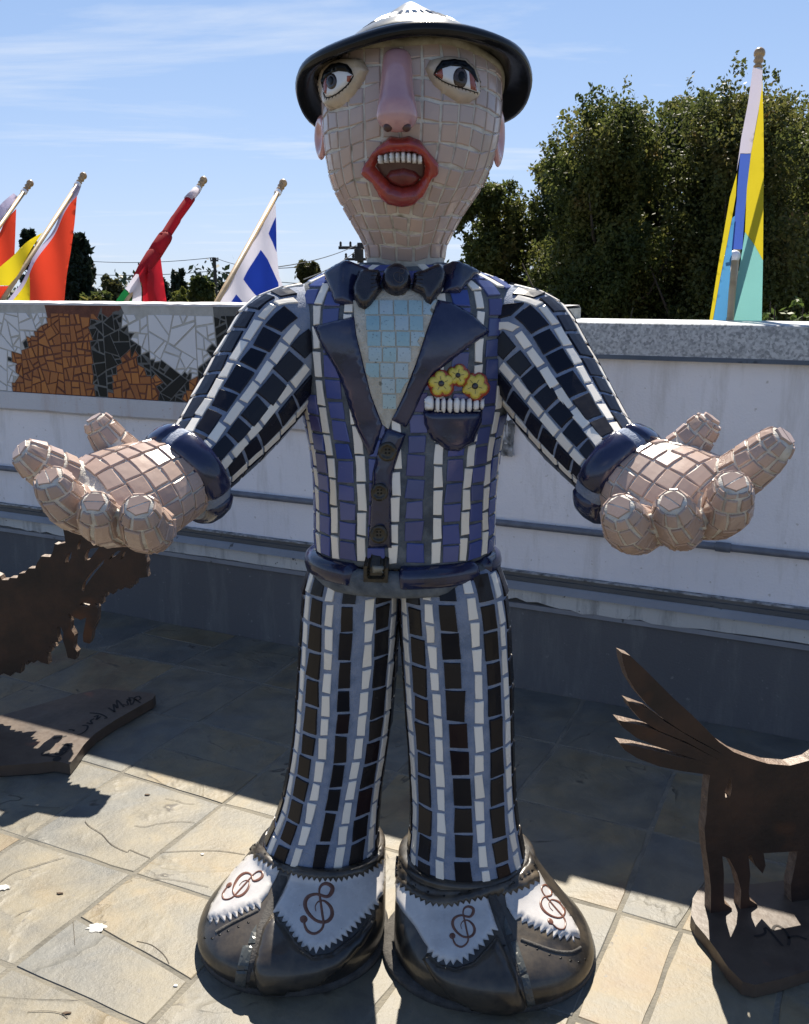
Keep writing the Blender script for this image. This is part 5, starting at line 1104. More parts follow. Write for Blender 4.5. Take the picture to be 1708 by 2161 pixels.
eye(LIDR, FACEC([(988, 460), (1040, 415), (1110, 400), (1180, 418), (1238, 475), (1256, 572), (1180, 548), (1110, 527), (1040, 498)]),
    FACEC([(984, 462), (1000, 420), (1035, 375), (1110, 366), (1180, 378), (1235, 430), (1262, 510), (1250, 505), (1210, 445), (1150, 412), (1090, 408), (1035, 425)]),
    FACEC([(1150, 482)])[0], (15, 22), FACEC([(1158, 472)])[0], (7, 10.5), [FACEC([(988, 460), (1038, 422), (1044, 470), (1038, 492)]), FACEC([(1204, 440), (1238, 478), (1255, 565), (1215, 552), (1210, 500)])],
    FACEC([(988, 463), (1040, 502), (1110, 532), (1180, 552), (1258, 575)]))
# nose
npts = []
for x, y, ra, rb, off in [(762, 335, 20, 10, -0.004), (760, 360, 26, 20, 0.004), (758, 450, 29, 25, 0.014), (756, 560, 31, 28, 0.024), (757, 640, 34, 30, 0.032), (758, 700, 37, 32, 0.039), (758, 742, 38.5, 32, 0.039), (757, 770, 35, 26, 0.034), (757, 786, 24, 15, 0.026), (757, 792, 5, 4, 0.020)]:
    (px, py) = FACEC([(x, y)])[0]; q, n = cast(HB, px, py); n = np.array([0, -1, 0.0]); npts.append((q + n * off, (ra / 1010, rb / 1010)))
T_nose = path_tube(npts, 1.0, ref=(0, -1, 0)); nose = mesh('nose', *T_nose.vf(40, 46), 'nose', head, smooth=True, fix=True)
for sx in (-1, 1):
    (px, py) = FACEC([(758 + sx * 58, 782)])[0]; q, n = cast([T_nose.bvh()], px, py)
    mesh('nostril', *ball(q + np.array([0, 0.004, -0.001]), 0.0085, 12, 8), 'mouth', nose, smooth=True, fix=True)
# ears
def ear(cx, cy, hgt, sx, Y):
    c = aty(cx, cy, Y); V = []; Fc = []; nu, nv = 26, 14
    for j in range(nv):
        ph = math.pi * j / (nv - 1)
        for i in range(nu):
            th = 2 * math.pi * i / nu; x = math.sin(ph) * math.cos(th); z = math.sin(ph) * math.sin(th); y = -math.cos(ph)
            zz = z * hgt / 2; yy = (x * 0.045) * (1.0 - 0.25 * (z < 0) * abs(z)); dep = y * 0.013
            r2_ = math.hypot(x, z)
            if y < 0 and r2_ < 0.75: dep += 0.016 * math.cos(r2_ / 0.75 * math.pi / 2)
            V.append(c + np.array([sx * (-dep * 0.75 + yy * 0.30), yy * 0.85 + dep * 0.55, zz]))
    for j in range(nv - 1):
        for i in range(nu): i2 = (i + 1) % nu; Fc.append((j * nu + i, j * nu + i2, (j + 1) * nu + i2, (j + 1) * nu + i))
    mesh('ear', V, Fc, 'ear', head, smooth=True, fix=True)
ear(678, 290, 0.088, -1, 2.09); ear(1052, 288, 0.120, 1, 2.08)
# ---- hat
hc = aty(873, 180, 2.095); tl_ = R(16); hax = np.array([-0.045, math.sin(tl_), math.cos(tl_)]); hax /= np.linalg.norm(hax)
wob = lambda t, r: (0.006 * math.sin(3 * t + 0.6) + 0.004 * math.sin(5 * t)) * max(0, (r - 0.19) / 0.05) if r > 0.19 else 0
hat = empty('hat', hc); hat.parent = statue; hat.location = tuple(hc - SB)
brim = mesh('hat_brim', *lathe([(0.150, 0.046), (0.172, 0.030), (0.190, 0.018), (0.212, 0.010), (0.230, 0.004), (0.239, -0.004), (0.242, -0.013), (0.239, -0.022), (0.230, -0.025), (0.213, -0.016), (0.196, -0.008), (0.180, 0.004), (0.160, 0.02)], hc, hax, 72, wob), 'hatblack', hat, smooth=True, fix=True)
crown = mesh('hat_crown', *lathe([(0.172, 0.02), (0.158, 0.042), (0.134, 0.066), (0.108, 0.088), (0.082, 0.108), (0.058, 0.132), (0.034, 0.152), (0.016, 0.167), (0.002, 0.173)], hc, hax, 56), 'hattan', hat, smooth=True, fix=True)
mesh('hat_lining', *lathe([(0.186, -0.010), (0.188, 0.004), (0.170, 0.012), (0.168, -0.012)], hc + np.array([0, 0.0, -0.004]), hax, 56, lambda t, r: 0.004 * math.sin(7 * t)), 'lining', hat, smooth=True, fix=True)
band = mesh('hat_band', *lathe([(0.175, 0.025), (0.162, 0.045), (0.138, 0.069), (0.120, 0.083), (0.114, 0.086)], hc, hax, 56), 'hattan', hat, smooth=True, fix=True)
e1 = np.cross(hax, [0, 1.0, 0]); e1 /= np.linalg.norm(e1); e2 = np.cross(hax, e1)
for k in range(46):
    a = 2 * math.pi * k / 46; o = e1 * math.cos(a) + e2 * math.sin(a); s = np.cross(hax, o); wv = 0.0042 if k % 3 else 0.0056
    P = []
    for r, hgt in [(0.121, 0.081), (0.112, 0.089), (0.103, 0.096), (0.094, 0.103), (0.087, 0.108)]:
        P += [hc + o * r + hax * hgt - s * wv, hc + o * (r + 0.004) + hax * hgt, hc + o * r + hax * hgt + s * wv]
    mesh('band_tab', P, [(3 * j + q, 3 * j + q + 1, 3 * j + q + 4, 3 * j + q + 3) for j in range(4) for q in (0, 1)], 'hatblack', band)

# ---- cuffs
def cuff(T, v, tilt, R0, segs):
    C = T.pt(0, v) * 0 + crom(T.C, np.array([v * (T.n - 1)])); C = C[0]; ax = tilt / np.linalg.norm(tilt)
    a = np.cross(ax, UP); a /= np.linalg.norm(a); b = np.cross(a, ax)
    cf = empty('cuff', C); cf.parent = statue; cf.location = tuple(C - SB)
    ring_seg(C, a * R0 * 0.9, b * R0 * 0.9, ax, 0, 2 * math.pi, 0.022, 0.034, 'cuff_cement', 'grout_blue', cf, n=44)
    for u0, u1 in segs: ring_seg(C, a * R0, b * R0, ax, R(u0), R(u1), 0.022, 0.032, 'cuff_segment', 'navy', cf, n=30)
    return C, ax, a, b
CL_, axL, aL, bL = cuff(T_armL, 0.93, np.array([-0.62, -0.62, -0.42]), 0.086, [(-150, -35), (-22, 100), (112, 200)])
CR_, axR, aR, bR = cuff(T_armR, 0.93, np.array([0.62, -0.62, -0.42]), 0.086, [(-160, -20), (80, 190), (-10, 68)])

# ---- hands: palm and five fingers, each a swept surface, joined into one body and tiled
def hand(palm, ref, fingers):
    parts = [path_tube([(aty(x, y, Y), r) for x, y, Y, r in palm], 0.95, ref=ref)]; ends = [None]
    for fpts in fingers:
        P = [(aty(x, y, Y), r * (0.91, 0.90, 0.88, 0.84)[i_]) for i_, (x, y, Y, r) in enumerate(fpts)]; d = P[-1][0] - P[-2][0]; d /= np.linalg.norm(d); r = P[-1][1]
        tip = P[-1][0]; n0 = len(P)
        P += [(tip + d * r * 0.55, r * 0.88), (tip + d * r * 0.92, r * 0.60), (tip + d * r * 0.98, r * 0.10)]
        parts.append(path_tube(P, 0.85, ref=ref)); ends.append((d, (n0 + 0.72) / (len(P) - 1)))
    bm = bmesh.new()
    for T in parts:
        V, Fc = T.vf(28, 30); vs_ = [bm.verts.new(v) for v in V]
        for f in Fc: bm.faces.new([vs_[i] for i in f])
    bmesh.ops.recalc_face_normals(bm, faces=bm.faces)
    me = bpy.data.meshes.new('tmp'); bm.to_mesh(me); bm.free()
    to = bpy.data.objects.new('tmp', me); COL.objects.link(to); md = to.modifiers.new('r', 'REMESH'); md.mode = 'VOXEL'; md.voxel_size = 0.006
    ev = to.evaluated_get(bpy.context.evaluated_depsgraph_get()); m2 = ev.to_mesh()
    V = np.array([tuple(v.co) for v in m2.vertices]); Fc = [list(p.vertices) for p in m2.polygons]; ev.to_mesh_clear(); bpy.data.objects.remove(to)
    ho = mesh('hand', V, Fc, 'grout_skin', statue, smooth=True)
    bv = [T.bvh(36, 40) for T in parts]
    for k, T in enumerate(parts):
        others = [b for j, b in enumerate(bv) if j != k]; cull = inany(*others, margin=0.001)
        v1 = 0.985 if k == 0 else ends[k][1]
        br, tot = T.rows(R(90), lambda: 0.034 if k == 0 else 0.029 * rr_.uniform(0.8, 1.2), 0.06 if k == 0 else 0.05, v1)
        n_f = None
        for a, b in zip(br[:-1], br[1:]):
            vm = (a + b) / 2; w_ = np.linalg.norm(T.pt(0, vm)[0] - T.pt(math.pi, vm)[0]); w2 = np.linalg.norm(T.pt(R(90), vm)[0] - T.pt(R(270), vm)[0]); circ = math.pi * (w_ + w2) / 2
            n = max(7, int(round(circ / (0.034 if k == 0 else 0.031)))); n_f = n_f or n
            if k: n = n_f
            ph = rr_.uniform(0, 1) if k else 0.3
            for i in range(n):
                ua, ub = 2 * math.pi * (i + ph) / n + R(90), 2 * math.pi * (i + 1 + ph) / n + R(90); g = 0.0036; gu = T.dudl((ua + ub) / 2, vm) * g / 2; gv = T.dvdl((ua + ub) / 2, vm) * g / 2
                if gv > (b - a) * 0.3: gv = (b - a) * 0.3
                tile(T, [(ua + gu, a + gv), (ub - gu, a + gv), (ub - gu, b - gv), (ua + gu, b - gv)], 'hand_tile', 'pink', ho, cull=cull, tilt=0.025, jit=0.0016, h=0.0028, flat=0.7)
        if k:                                                      # flat tiles over the finger tip: two halves of an uneven hexagon
            d, ve = ends[k]; P = T.pt(np.linspace(0, 2 * math.pi, 6, endpoint=False) + rr_.uniform(0, 1), np.full(6, min(1, ve + 0.02))); c = P.mean(0); c = c + d * (T.pt(0.3, 0.999)[0] - c) @ d
            a = [c + (p - c - d * ((p - c) @ d)) * 1.0 for p in P]
            for half in (a[:4], a[3:] + a[:1]):
                q = np.array(half); qc = q.mean(0); q = qc + (q - qc) * 0.93; nq = len(q)
                Vt = [p - d * 0.008 for p in q] + [p + d * 0.0018 for p in q] + [qc + (p - qc) * 0.93 + d * 0.0034 for p in q]
                Ft = [(x, (x + 1) % nq, nq + (x + 1) % nq, nq + x) for x in range(nq)] + [(nq + x, nq + (x + 1) % nq, 2 * nq + (x + 1) % nq, 2 * nq + x) for x in range(nq)] + [tuple(range(2 * nq, 3 * nq))]
                mesh('hand_tile', Vt, Ft, 'pink', ho, fix=True)
    flush_hidden(ho, dict(pink='rear_hand_tiles'))
    return ho
hand([(425, 980, 1.865, (.070, .066)), (395, 998, 1.83, (.078, .070)), (350, 1015, 1.785, (.095, .072)), (295, 1037, 1.735, (.112, .070)), (240, 1055, 1.695, (.116, .062)), (195, 1065, 1.665, (.098, .046)), (172, 1068, 1.65, (.05, .02))], (0.10, -0.5, 0.85),
     [[(300, 990, 1.83, .044), (262, 962, 1.82, .040), (232, 930, 1.81, .036), (215, 905, 1.805, .032)],
      [(225, 1045, 1.745, .044), (160, 1020, 1.70, .044), (100, 988, 1.67, .041), (70, 968, 1.655, .036)],
      [(235, 1085, 1.695, .044), (180, 1078, 1.64, .044), (138, 1058, 1.60, .042), (118, 1030, 1.58, .038)],
      [(255, 1108, 1.66, .040), (228, 1108, 1.61, .040), (211, 1097, 1.575, .038), (205, 1078, 1.555, .035)],
      [(325, 1112, 1.66, .044), (312, 1118, 1.61, .044), (303, 1108, 1.575, .042), (298, 1088, 1.555, .039)]])
hand([(1278, 980, 1.86, (.070, .066)), (1310, 998, 1.82, (.078, .070)), (1355, 1015, 1.775, (.095, .072)), (1405, 1037, 1.73, (.112, .070)), (1455, 1055, 1.69, (.116, .062)), (1492, 1065, 1.662, (.098, .046)), (1512, 1068, 1.648, (.05, .02))], (-0.10, -0.5, 0.85),
     [[(1395, 990, 1.82, .044), (1432, 962, 1.81, .042), (1462, 932, 1.80, .038), (1482, 908, 1.795, .034)],
      [(1475, 1045, 1.735, .047), (1545, 1012, 1.69, .046), (1600, 972, 1.66, .043), (1630, 945, 1.645, .038)],
      [(1480, 1085, 1.69, .047), (1515, 1085, 1.64, .047), (1536, 1068, 1.60, .045), (1543, 1042, 1.58, .041)],
      [(1440, 1108, 1.66, .044), (1434, 1112, 1.61, .043), (1428, 1100, 1.575, .041), (1423, 1078, 1.555, .038)],
      [(1358, 1112, 1.66, .046), (1338, 1118, 1.61, .045), (1324, 1110, 1.575, .043), (1315, 1090, 1.555, .040)]])

# ---- shoes
def shoe(rows_, panels, band_, clefs, strap, holes, tiles_, crack, toe):
    rows_ = [(z, (xl + xr) / 2, (f + b) / 2, (xr - xl) / 2, (b - f) / 2) for z, xl, xr, f, b in rows_]
    T = Tube([(cx, cy, z) for z, cx, cy, a, b in rows_], [(a, 0, 0) for z, cx, cy, a, b in rows_], [(0, -b, 0) for z, cx, cy, a, b in rows_], 0.93)
    so_ = mesh('shoe', *T.vf(80, 60), 'shoeblack', statue, smooth=True, fix=True); bv = T.bvh(110, 80)
    z, cx, cy, a, b = rows_[0]
    mesh('sole', *Tube([(cx, cy, 0.0), (cx, cy, 0.014), (cx, cy, 0.022)], [(a + 0.02, 0, 0), (a + 0.022, 0, 0), (a + 0.008, 0, 0)], [(0, -b - 0.018, 0), (0, -b - 0.02, 0), (0, -b - 0.006, 0)], 0.93).vf(64, 8), 'sole', so_, smooth=True, fix=True)
    ribbon(strap, 19, [bv], 'strap', 'sole', so_, h=0.002)
    bl = []
    for po in panels:
        o, bb = drape(po, [bv], 'white_panel', 'shoewhite', so_, h=0.008, bev=9, sp=6, skirt=0.008); bl.append((o, bb))
    drape(toe, [bv], 'toe_cap', 'shoeblack', so_, h=0.016, bev=26, sp=9, e0=0.12, skirt=0.004)
    bo, bb2 = drape(band_, [bv] + [b for o, b in bl], 'collar_band', 'shoeblack', so_, h=0.005, bev=6, sp=6, skirt=0.006)
    allb = [bv, bb2] + [b for o, b in bl]
    for (k, cx, cy, hgt, ang, xs, mir, ws) in clefs: clef(cx, cy, hgt, ang, [bl[k][1]], 'clef', bl[k][0], xs=xs, mir=mir, wsc=ws, h=0.0009)
    for x, y in holes: drape(circle(x, y, 2.7, 2.4, 9), allb, 'brogue_hole', 'pupil', so_, h=0.0004, bev=1, sp=3, skirt=0.002, e0=1)
    for po in tiles_: drape(po, [bv], 'strap_tile', 'strap', so_, h=0.005, bev=3, sp=6, skirt=0.004, e0=0.6, smooth=False)
    if crack: ribbon(crack, 7, [bv], 'cement_seam', 'sole', so_, h=0.003)
    return so_
s4 = lambda pts: [(409.9 + 0.26 * x, 1708 + 0.26 * y) for x, y in pts]
s5 = lambda pts: [(819.8 + 0.28 * x, 1742.2 + 0.28 * y) for x, y in pts]
pr1 = s4([(800, 500), (850, 480), (1000, 505), (1150, 505), (1350, 465), (1480, 385), (1540, 320), (1550, 560), (1530, 690)]) + zigzag(s4([(1490, 735), (1400, 815), (1330, 890), (1200, 1010), (1100, 1090), (1000, 1120), (920, 1110), (850, 1040), (760, 905), (665, 790)]), 22, 13, -1) + s4([(720, 690)])
pl1 = s4([(705, 470), (610, 390), (500, 340), (432, 385), (330, 490), (240, 610), (140, 780)]) + zigzag(s4([(110, 880), (200, 880), (300, 850), (420, 800), (545, 760)]), 9, -13, -1) + s4([(600, 690)])
bd1 = s4([(495, 245), (560, 310), (640, 365), (800, 440), (1000, 475), (1200, 475), (1400, 410), (1490, 320), (1540, 250), (1552, 330)]) + zigzag(s4([(1545, 375), (1470, 455), (1350, 520), (1150, 558), (1000, 555), (850, 530), (700, 480), (600, 425), (500, 375), (455, 330)]), 28, 9, -1) + s4([(470, 280)])
shoe([(0.0, -.465, -.06, 1.775, 2.17), (.02, -.486, -.05, 1.755, 2.19), (.045, -.484, -.046, 1.748, 2.19), (.07, -.466, -.045, 1.752, 2.19), (.092, -.441, -.045, 1.775, 2.2), (.112, -.416, -.045, 1.825, 2.21), (.131, -.393, -.046, 1.885, 2.22), (.15, -.370, -.047, 1.932, 2.23), (.168, -.357, -.049, 1.944, 2.232), (.175, -.335, -.07, 1.962, 2.21)],
     [pr1, pl1], bd1, [(0, *s4([(1000, 808)])[0], 106, R(0), 1.0, 1, 1.0), (1, *s4([(385, 610)])[0], 98, R(47), 0.62, 1, 0.75)],
     s4([(770, 440), (690, 640), (600, 830), (520, 1050), (440, 1300), (400, 1480)]), s4([(85, 1045), (145, 1050), (205, 1020), (275, 990), (360, 955), (440, 920), (520, 350), (575, 365), (1085, 500), (1165, 495), (1330, 455), (1420, 395), (1470, 370), (1510, 335), (490, 290)]),
     [s4([(470, 1000), (510, 940), (500, 1090), (440, 1095)]), s4([(400, 1110), (480, 1110), (440, 1300), (350, 1300)]), s4([(345, 1310), (435, 1310), (415, 1460), (330, 1450)])], s4([(180, 1000), (300, 930), (420, 870), (520, 820)]),
     s4([(560, 960), (640, 840), (740, 950), (850, 1100), (960, 1190), (1100, 1170), (1280, 1040), (1440, 880), (1480, 900), (1380, 1090), (1200, 1290), (980, 1440), (700, 1500), (520, 1490), (480, 1300)]))
pl2 = s5([(58, 400), (62, 570), (110, 650), (200, 760), (270, 880)]) + zigzag(s5([(300, 920), (400, 1005), (500, 1020), (600, 970), (700, 875), (810, 745)]), 13, -12, -1) + s5([(770, 620), (725, 470), (620, 505), (480, 540), (350, 540), (230, 500), (130, 420)])
pr2 = s5([(872, 490), (960, 425), (1050, 380), (1120, 330), (1200, 470), (1280, 560), (1380, 700), (1435, 800)]) + zigzag(s5([(1440, 850), (1400, 880), (1250, 855), (1100, 785), (960, 715)]), 10, 12, 1) + s5([(895, 620)])
bd2 = s5([(72, 230), (110, 320), (180, 400), (250, 440), (400, 488), (600, 490), (800, 450), (900, 415), (990, 350), (1045, 270), (1062, 190), (1110, 270)]) + zigzag(s5([(1140, 390), (1040, 455), (900, 500), (780, 520), (600, 558), (450, 595), (300, 575), (170, 500), (60, 400)]), 26, 9, -1) + s5([(55, 330)])
shoe([(0.0, -.03, .42, 1.725, 2.12), (.02, -.025, .438, 1.704, 2.14), (.05, -.024, .428, 1.698, 2.14), (.078, -.023, .402, 1.706, 2.14), (.103, -.022, .375, 1.738, 2.15), (.127, -.02, .35, 1.795, 2.15), (.15, -.018, .328, 1.85, 2.155), (.172, -.015, .315, 1.872, 2.16), (.188, -.012, .31, 1.878, 2.16), (.193, .01, .29, 1.89, 2.14)],
     [pl2, pr2], bd2, [(0, *s5([(560, 765)])[0], 84, R(-4), 1.0, 1, 0.9), (1, *s5([(1235, 625)])[0], 100, R(-35), 0.7, 1, 0.7)],
     s5([(760, 500), (850, 680), (910, 850), (980, 1050), (1040, 1230), (1090, 1370)]), s5([(945, 430), (1008, 405), (1056, 370), (1085, 340), (1105, 300), (875, 905), (1040, 900), (1123, 933), (1215, 975), (1300, 1000), (1375, 1020), (1440, 1030), (1490, 1010), (90, 315), (200, 450), (300, 500), (420, 530)]),
     [s5([(880, 690), (935, 820), (890, 835), (872, 760)]), s5([(922, 885), (965, 870), (1042, 1095), (992, 1125)]), s5([(1000, 1140), (1050, 1115), (1108, 1345), (1050, 1365)])], s5([(1000, 860), (1120, 905), (1260, 950), (1380, 955), (1450, 920)]),
     s5([(860, 900), (960, 1140), (1050, 1390), (900, 1430), (700, 1410), (500, 1320), (360, 1180), (260, 1010), (300, 960), (400, 1050), (520, 1070), (640, 1030), (760, 900), (820, 830)]))

# ================================================================== STEEL CUT-OUT ANIMALS
def slab(poly_px, f, z, th, name, m, parent, holes=()):
    """flat plate lying at height z, outline measured on the photograph"""
    P, T, D = cdt([f(*p) for p in poly_px], 14, [[f(*p) for p in h] for h in holes]); top = np.array([ground(x, y, z) for x, y in P]); return extr(top, T, -UP * th, name, m, parent)
def extr(top, T, vec, name, m, parent):
    n = len(top); V = list(top) + list(top + vec); Fc = [tuple(t) for t in T] + [tuple(i + n for i in t[::-1]) for t in T]
    e = {}
    for t in T:
        for k in range(3): e[(t[k], t[(k + 1) % 3])] = 1
    # consistent winding first
    for (a, b) in list(e):
        if (b, a) not in e: Fc.append((b, a, a + n, b + n))
    o = mesh(name, V, Fc, m, parent, fix=True)
    if m == 'rust':
        o.data.materials.append(M['cutedge'])
        for k in range(2 * len(T), len(o.data.polygons)): o.data.polygons[k].material_index = 1
    return o
def upright(poly, f, P0, nrm, th, name, m, parent, holes=(), rough=0.0):
    """plate standing in a vertical plane through P0"""
    P, T, D = cdt([f(*p) for p in poly], 16, [[f(*p) for p in h] for h in holes]); V = []
    for x, y in P: r = ray(x, y); t = ((P0 - EYE) @ nrm) / (r @ nrm); V.append(EYE + t * r)
    V = np.array(V)
    T = [t if np.cross(V[t[1]] - V[t[0]], V[t[2]] - V[t[0]]) @ (EYE - V[t[0]]) > 0 else t[::-1] for t in T]
    return extr(V, T, nrm * th, name, m, parent)
g5 = lambda x, y: (1161.4 + 0.3836 * x, 1332 + 0.3836 * y)
BZ = 0.034
gp = ground(1512, 1926, BZ); gn = np.array([-0.2, 0.98, 0.0]); gn /= np.linalg.norm(gn)
goat = tag(empty('steel_goat', ground(*g5(1200, 1600))), 'rusty flat steel goat cut-out with four-fingered tail standing on a plate', 'sculpture', 'rusty steel cut-out animals')
footz = 1490
body = [(393, 118), (440, 135), (520, 210), (600, 290), (680, 370), (780, 460), (850, 530), (930, 610), (1010, 665), (1100, 700), (1200, 730), (1320, 740), (1425, 712), (1530, 640), (1620, 520), (1700, 380), (1790, 300), (1900, 330), (1960, 420), (1900, 480), (1820, 500), (1790, 640), (1760, 900), (1720, 1080), (1690, 1220), (1670, 1480), (1580, 1490), (1560, 1250), (1500, 1240), (1470, 1300), (1450, 1420), (1462, 1500), (1330, 1512), (1325, 1400), (1350, 1280), (1362, 1212), (1175, 1222), (1186, 1290), (1170, 1335), (1130, 1290), (1105, 1228), (1092, 1240), (1102, 1340), (1094, 1440), (1100, 1480), (1140, 1505), (1142, 1530), (1046, 1537), (1052, 1430), (1030, 1340), (1008, 1295), (985, 1250), (948, 1240), (957, 1330), (955, 1450), (962, 1500), (1000, 1525), (1002, 1546), (884, 1553), (886, 1420), (872, 1290), (858, 1200), (850, 1090), (862, 1000), (868, 900), (880, 792), (720, 770), (600, 745), (480, 700), (410, 655), (385, 618), (480, 635), (600, 665), (700, 690), (820, 711), (925, 748), (760, 692), (600, 640), (480, 590), (400, 530), (375, 490), (440, 505), (540, 530), (660, 580), (780, 632), (940, 716), (750, 610), (600, 550), (500, 490), (440, 420), (425, 384), (470, 400), (540, 427), (640, 503), (800, 600), (960, 684), (870, 632), (730, 555), (620, 480), (550, 420), (480, 340), (430, 260), (400, 170)]
upright(body, g5, gp, gn, 0.03, 'goat_body', 'rust', goat, holes=[[(995, 800), (1000, 870), (990, 915), (965, 915), (962, 880), (980, 835)]])
gb = [(775, 1560), (785, 1470), (815, 1420), (880, 1392), (1000, 1388), (1120, 1392), (1300, 1370), (1600, 1340), (1850, 1400), (1900, 1560), (1800, 1720), (1425, 1865), (1270, 1915), (1130, 1948), (1060, 1930), (980, 1850), (920, 1760), (860, 1680), (800, 1610)]
gpl = slab(gb, g5, BZ, 0.032, 'base_plate', 'plate', goat)
def scratch(lines, f, z, wd, root, name='engraved_mark', m='engrave'):
    for ln in lines:
        P = np.array([ground(*f(*p), z)[:2] for p in ln]); n = len(P); P = crom(P, np.linspace(0, n - 1, (n - 1) * 4 + 1)) if n > 2 else P
        T = np.gradient(P, axis=0); T /= np.linalg.norm(T, axis=1)[:, None] + 1e-9; N2 = np.stack([-T[:, 1], T[:, 0]], 1) * wd / 2; V = []; Fc = []
        for p, q in zip(P, N2): V += [(p[0] + q[0], p[1] + q[1], z + 0.0012), (p[0] - q[0], p[1] - q[1], z + 0.0012)]
        for i in range(len(P) - 1): Fc.append((2 * i, 2 * i + 1, 2 * i + 3, 2 * i + 2))
        o = mesh(name, V, Fc, m, root, fix=False)
g3 = lambda x, y: (1400.6 + 0.18 * x, 1776.3 + 0.18 * y)
scratch([[(1190, 1010), (1240, 1045), (1280, 1090), (1400, 1230)], [(1065, 1110), (1150, 1100), (1195, 1070), (1180, 1020)], [(1280, 1040), (1300, 1000), (1345, 990), (1420, 1040), (1470, 1130), (1465, 1220)], [(1465, 1140), (1500, 1118), (1580, 1115), (1680, 1150)]], g3, BZ, 0.006, gpl)

l1 = lambda x, y: (0.22 * x, 1400.6 + 0.22 * y); l2 = lambda x, y: (0.2 * x, 1093 + 0.2 * y)
LZ = 0.040
bird = tag(empty('steel_dragon', ground(-40, 1560)), 'rusty flat steel winged creature with jagged edges on a signed plate at left', 'sculpture', 'rusty steel cut-out animals')
lpl = slab([(-900, 420), (-700, 300), (-400, 290), (-180, 350), (-60, 440), (0, 500), (400, 385), (700, 300), (970, 235), (1200, 262), (1440, 278), (1492, 298), (1470, 335), (1310, 425), (1100, 545), (920, 665), (835, 745), (800, 785), (735, 880), (668, 965), (600, 950), (520, 935), (350, 958), (0, 980), (-400, 1000), (-900, 1000)], l1, LZ, 0.036, 'base_plate', 'plate', bird)
Y0 = ground(-60, 1500, LZ); ln_ = np.array([0.10, 0.995, 0.0]); ln_ /= np.linalg.norm(ln_)
wing = [(-700, 560), (-420, 420), (-200, 520), (0, 615), (20, 655), (85, 655), (105, 632), (180, 634), (200, 588), (262, 580), (298, 532), (370, 532), (390, 475), (415, 440), (432, 405), (530, 412), (560, 350), (578, 272), (610, 280), (690, 262), (680, 190), (665, 110), (690, 20), (760, -30), (840, 40), (880, 150), (985, 292), (1150, 250), (1330, 240), (1480, 260), (1540, 345), (1533, 400), (1557, 470), (1543, 540), (1562, 622), (1440, 640), (1432, 706), (1390, 700), (1376, 748), (1310, 730), (1282, 762), (1230, 740), (1196, 806), (1112, 768), (1122, 834), (1068, 822), (1082, 908), (1000, 900), (1032, 950), (1030, 1080), (975, 1200), (962, 1290), (945, 1328), (880, 1310), (875, 1240), (912, 1050), (850, 1077), (780, 1050), (718, 1010), (746, 1100), (742, 1160), (787, 1240), (777, 1360), (815, 1415), (796, 1497), (715, 1475), (690, 1370), (665, 1300), (668, 1210), (640, 1150), (600, 1150), (602, 1250), (622, 1312), (540, 1310), (582, 1370), (520, 1352), (532, 1420), (490, 1400), (512, 1547), (430, 1525), (380, 1488), (360, 1532), (290, 1505), (292, 1550), (232, 1535), (216, 1642), (150, 1625), (112, 1672), (40, 1640), (0, 1660), (-60, 1640), (-90, 1800), (-100, 2034), (-330, 2044), (-340, 1800), (-420, 1600), (-620, 1500), (-800, 1200), (-820, 800)]
upright(wing, l2, Y0, ln_, 0.028, 'creature_body', 'rust', bird, holes=[[(815, 345), (812, 300), (835, 240), (858, 225), (852, 290), (840, 330)], [(685, 488), (690, 440), (715, 385), (755, 365), (750, 420), (720, 470)], [(895, 455), (895, 400), (920, 340), (985, 318), (1045, 310), (1000, 370), (945, 440)], [(862, 770), (872, 700), (915, 640), (960, 580), (1010, 530), (1060, 470), (1100, 440), (1090, 480), (1020, 560), (950, 650), (900, 720), (885, 778)], [(1150, 440), (1180, 390), (1250, 345), (1275, 350), (1210, 410)], [(1270, 440), (1290, 390), (1310, 355), (1335, 350), (1310, 410)], [(835, 918), (870, 895), (930, 905), (960, 905), (920, 940), (880, 930)]])
scratch([[(1040, 425), (1100, 465)], [(1100, 465), (1090, 390), (1130, 430), (1120, 350), (1190, 420)], [(1180, 395), (1230, 400), (1220, 360), (1260, 355), (1215, 345)], [(1240, 325), (1262, 400), (1290, 340), (1250, 330)], [(1290, 330), (1330, 315), (1350, 340), (1320, 355), (1290, 340), (1350, 380)],
         [(660, 635), (710, 640), (700, 650)], [(740, 685), (780, 675), (830, 640), (840, 600), (790, 595)], [(830, 570), (885, 580), (870, 550), (905, 530)], [(900, 515), (940, 500), (925, 540), (965, 510)], [(860, 475), (960, 485), (1025, 520), (1000, 530)],
         [(510, 720), (560, 712), (640, 695)], [(600, 775), (650, 785), (700, 800)], [(650, 775), (660, 820)]], l1, LZ, 0.007, lpl)
def dots(pts, f, z, r, root):
    for x, y in pts:
        p = ground(*f(x, y), z); mesh('engraved_dot', [p + np.array([r * math.cos(a), r * math.sin(a), 0.0014]) for a in np.linspace(0, 6.283, 12, endpoint=False)], [tuple(range(12))], 'engrave', root)
dots([(435, 865), (568, 862), (618, 825), (548, 918)], l1, LZ, 0.014, lpl)
scratch([[(440, 880), (540, 895), (590, 880), (640, 840)]], l1, LZ, 0.006, lpl)

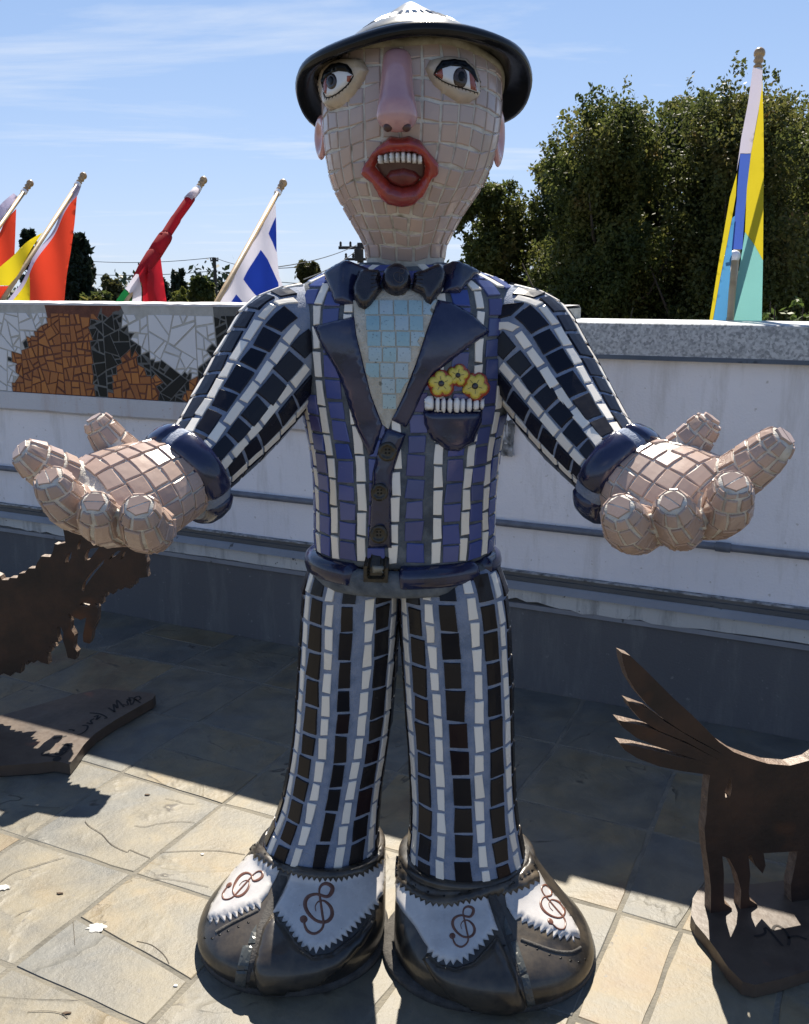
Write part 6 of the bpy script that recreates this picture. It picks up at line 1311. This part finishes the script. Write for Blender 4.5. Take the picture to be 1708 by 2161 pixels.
# ---- small things on the floor
def blob(px, py, rx, ry, name, label, m, z=0.0022, n=22, cat='mark'):
    c = ground(px, py, z); V = []
    for k in range(n): a = 2 * math.pi * k / n; q = r2.uniform(0.7, 1.15); V.append(c + np.array([rx * q * math.cos(a), ry * q * math.sin(a), 0]))
    V2 = [c + (v - c) * 0.8 + UP * 0.0012 for v in V]; Fc = [(k, (k + 1) % n, n + (k + 1) % n, n + k) for k in range(n)] + [tuple(range(n, 2 * n))]
    return tag(mesh(name, V + V2, Fc, m, fix=True), label, cat)
blob(203, 1958, 0.024, 0.017, 'white_splash', 'white splash on the sunlit flagstone left of the left shoe', 'splat')
blob(6, 1873, 0.02, 0.012, 'white_splash', 'white splash on the flagstone at the far left edge', 'splat')
M['leafdry'] = mat('dry_leaf', [(0.05, 0.03, 0.015), (0.10, 0.06, 0.03)], 0.8, scale=40)
M['paper'] = mat('pale_chip', [(0.62, 0.61, 0.57), (0.7, 0.69, 0.65)], 0.7, scale=40)
for x, y, l in [(126, 1885, 'small dry brown leaf on the flagstones near the left edge'), (311, 1677, 'dry leaf scrap by the upper joint of the sunlit stones'), (140, 2138, 'dark dry leaf on the stones at the bottom left')]:
    blob(x, y, 0.011, 0.0045, 'dry_leaf', l, 'leafdry', cat='leaf', n=11)
for x, y, l in [(427, 1803, 'pale chip on the stone left of the left trouser hem'), (371, 2080, 'pale chip in the joint left of the left toe')]:
    blob(x, y, 0.006, 0.005, 'stone_chip', l, 'paper', cat='chip', n=7)
# hairline breaks in the slate, filled with dirt
M['crack'] = mat('dirt_in_cracks', [(0.05, 0.042, 0.032), (0.10, 0.085, 0.065)], 0.95, scale=60, coord='World')
k6 = lambda x, y: (0.36 * x, 1537.3 + 0.36 * y)
for ln, wd_ in [([(500, 545), (530, 578), (600, 622), (655, 682), (740, 727), (760, 712), (820, 735), (880, 760)], 0.0042), ([(940, 730), (1130, 720), (1290, 718), (1440, 740)], 0.0040), ([(790, 570), (850, 576), (920, 560), (1040, 545), (1140, 552)], 0.0032),
                ([(800, 1250), (890, 1270), (960, 1330), (995, 1380)], 0.0036), ([(0, 900), (70, 850), (150, 822), (270, 790), (380, 755)], 0.0042), ([(130, 450), (240, 464), (350, 465)], 0.0034), ([(160, 1665), (260, 1660), (350, 1670), (400, 1700)], 0.0036),
                ([(860, 890), (960, 880), (1100, 905), (1220, 930)], 0.0026), ([(970, 410), (1040, 425), (1075, 440), (1140, 445)], 0.0030), ([(430, 1130), (432, 1200), (440, 1270)], 0.0028)]:
    jit = [(x + r2.uniform(-3, 3), y + r2.uniform(-2, 2)) for x, y in ln]
    scratch([jit], k6, 0.0012, wd_ * 0.5, floor, name='slate_crack', m='crack')
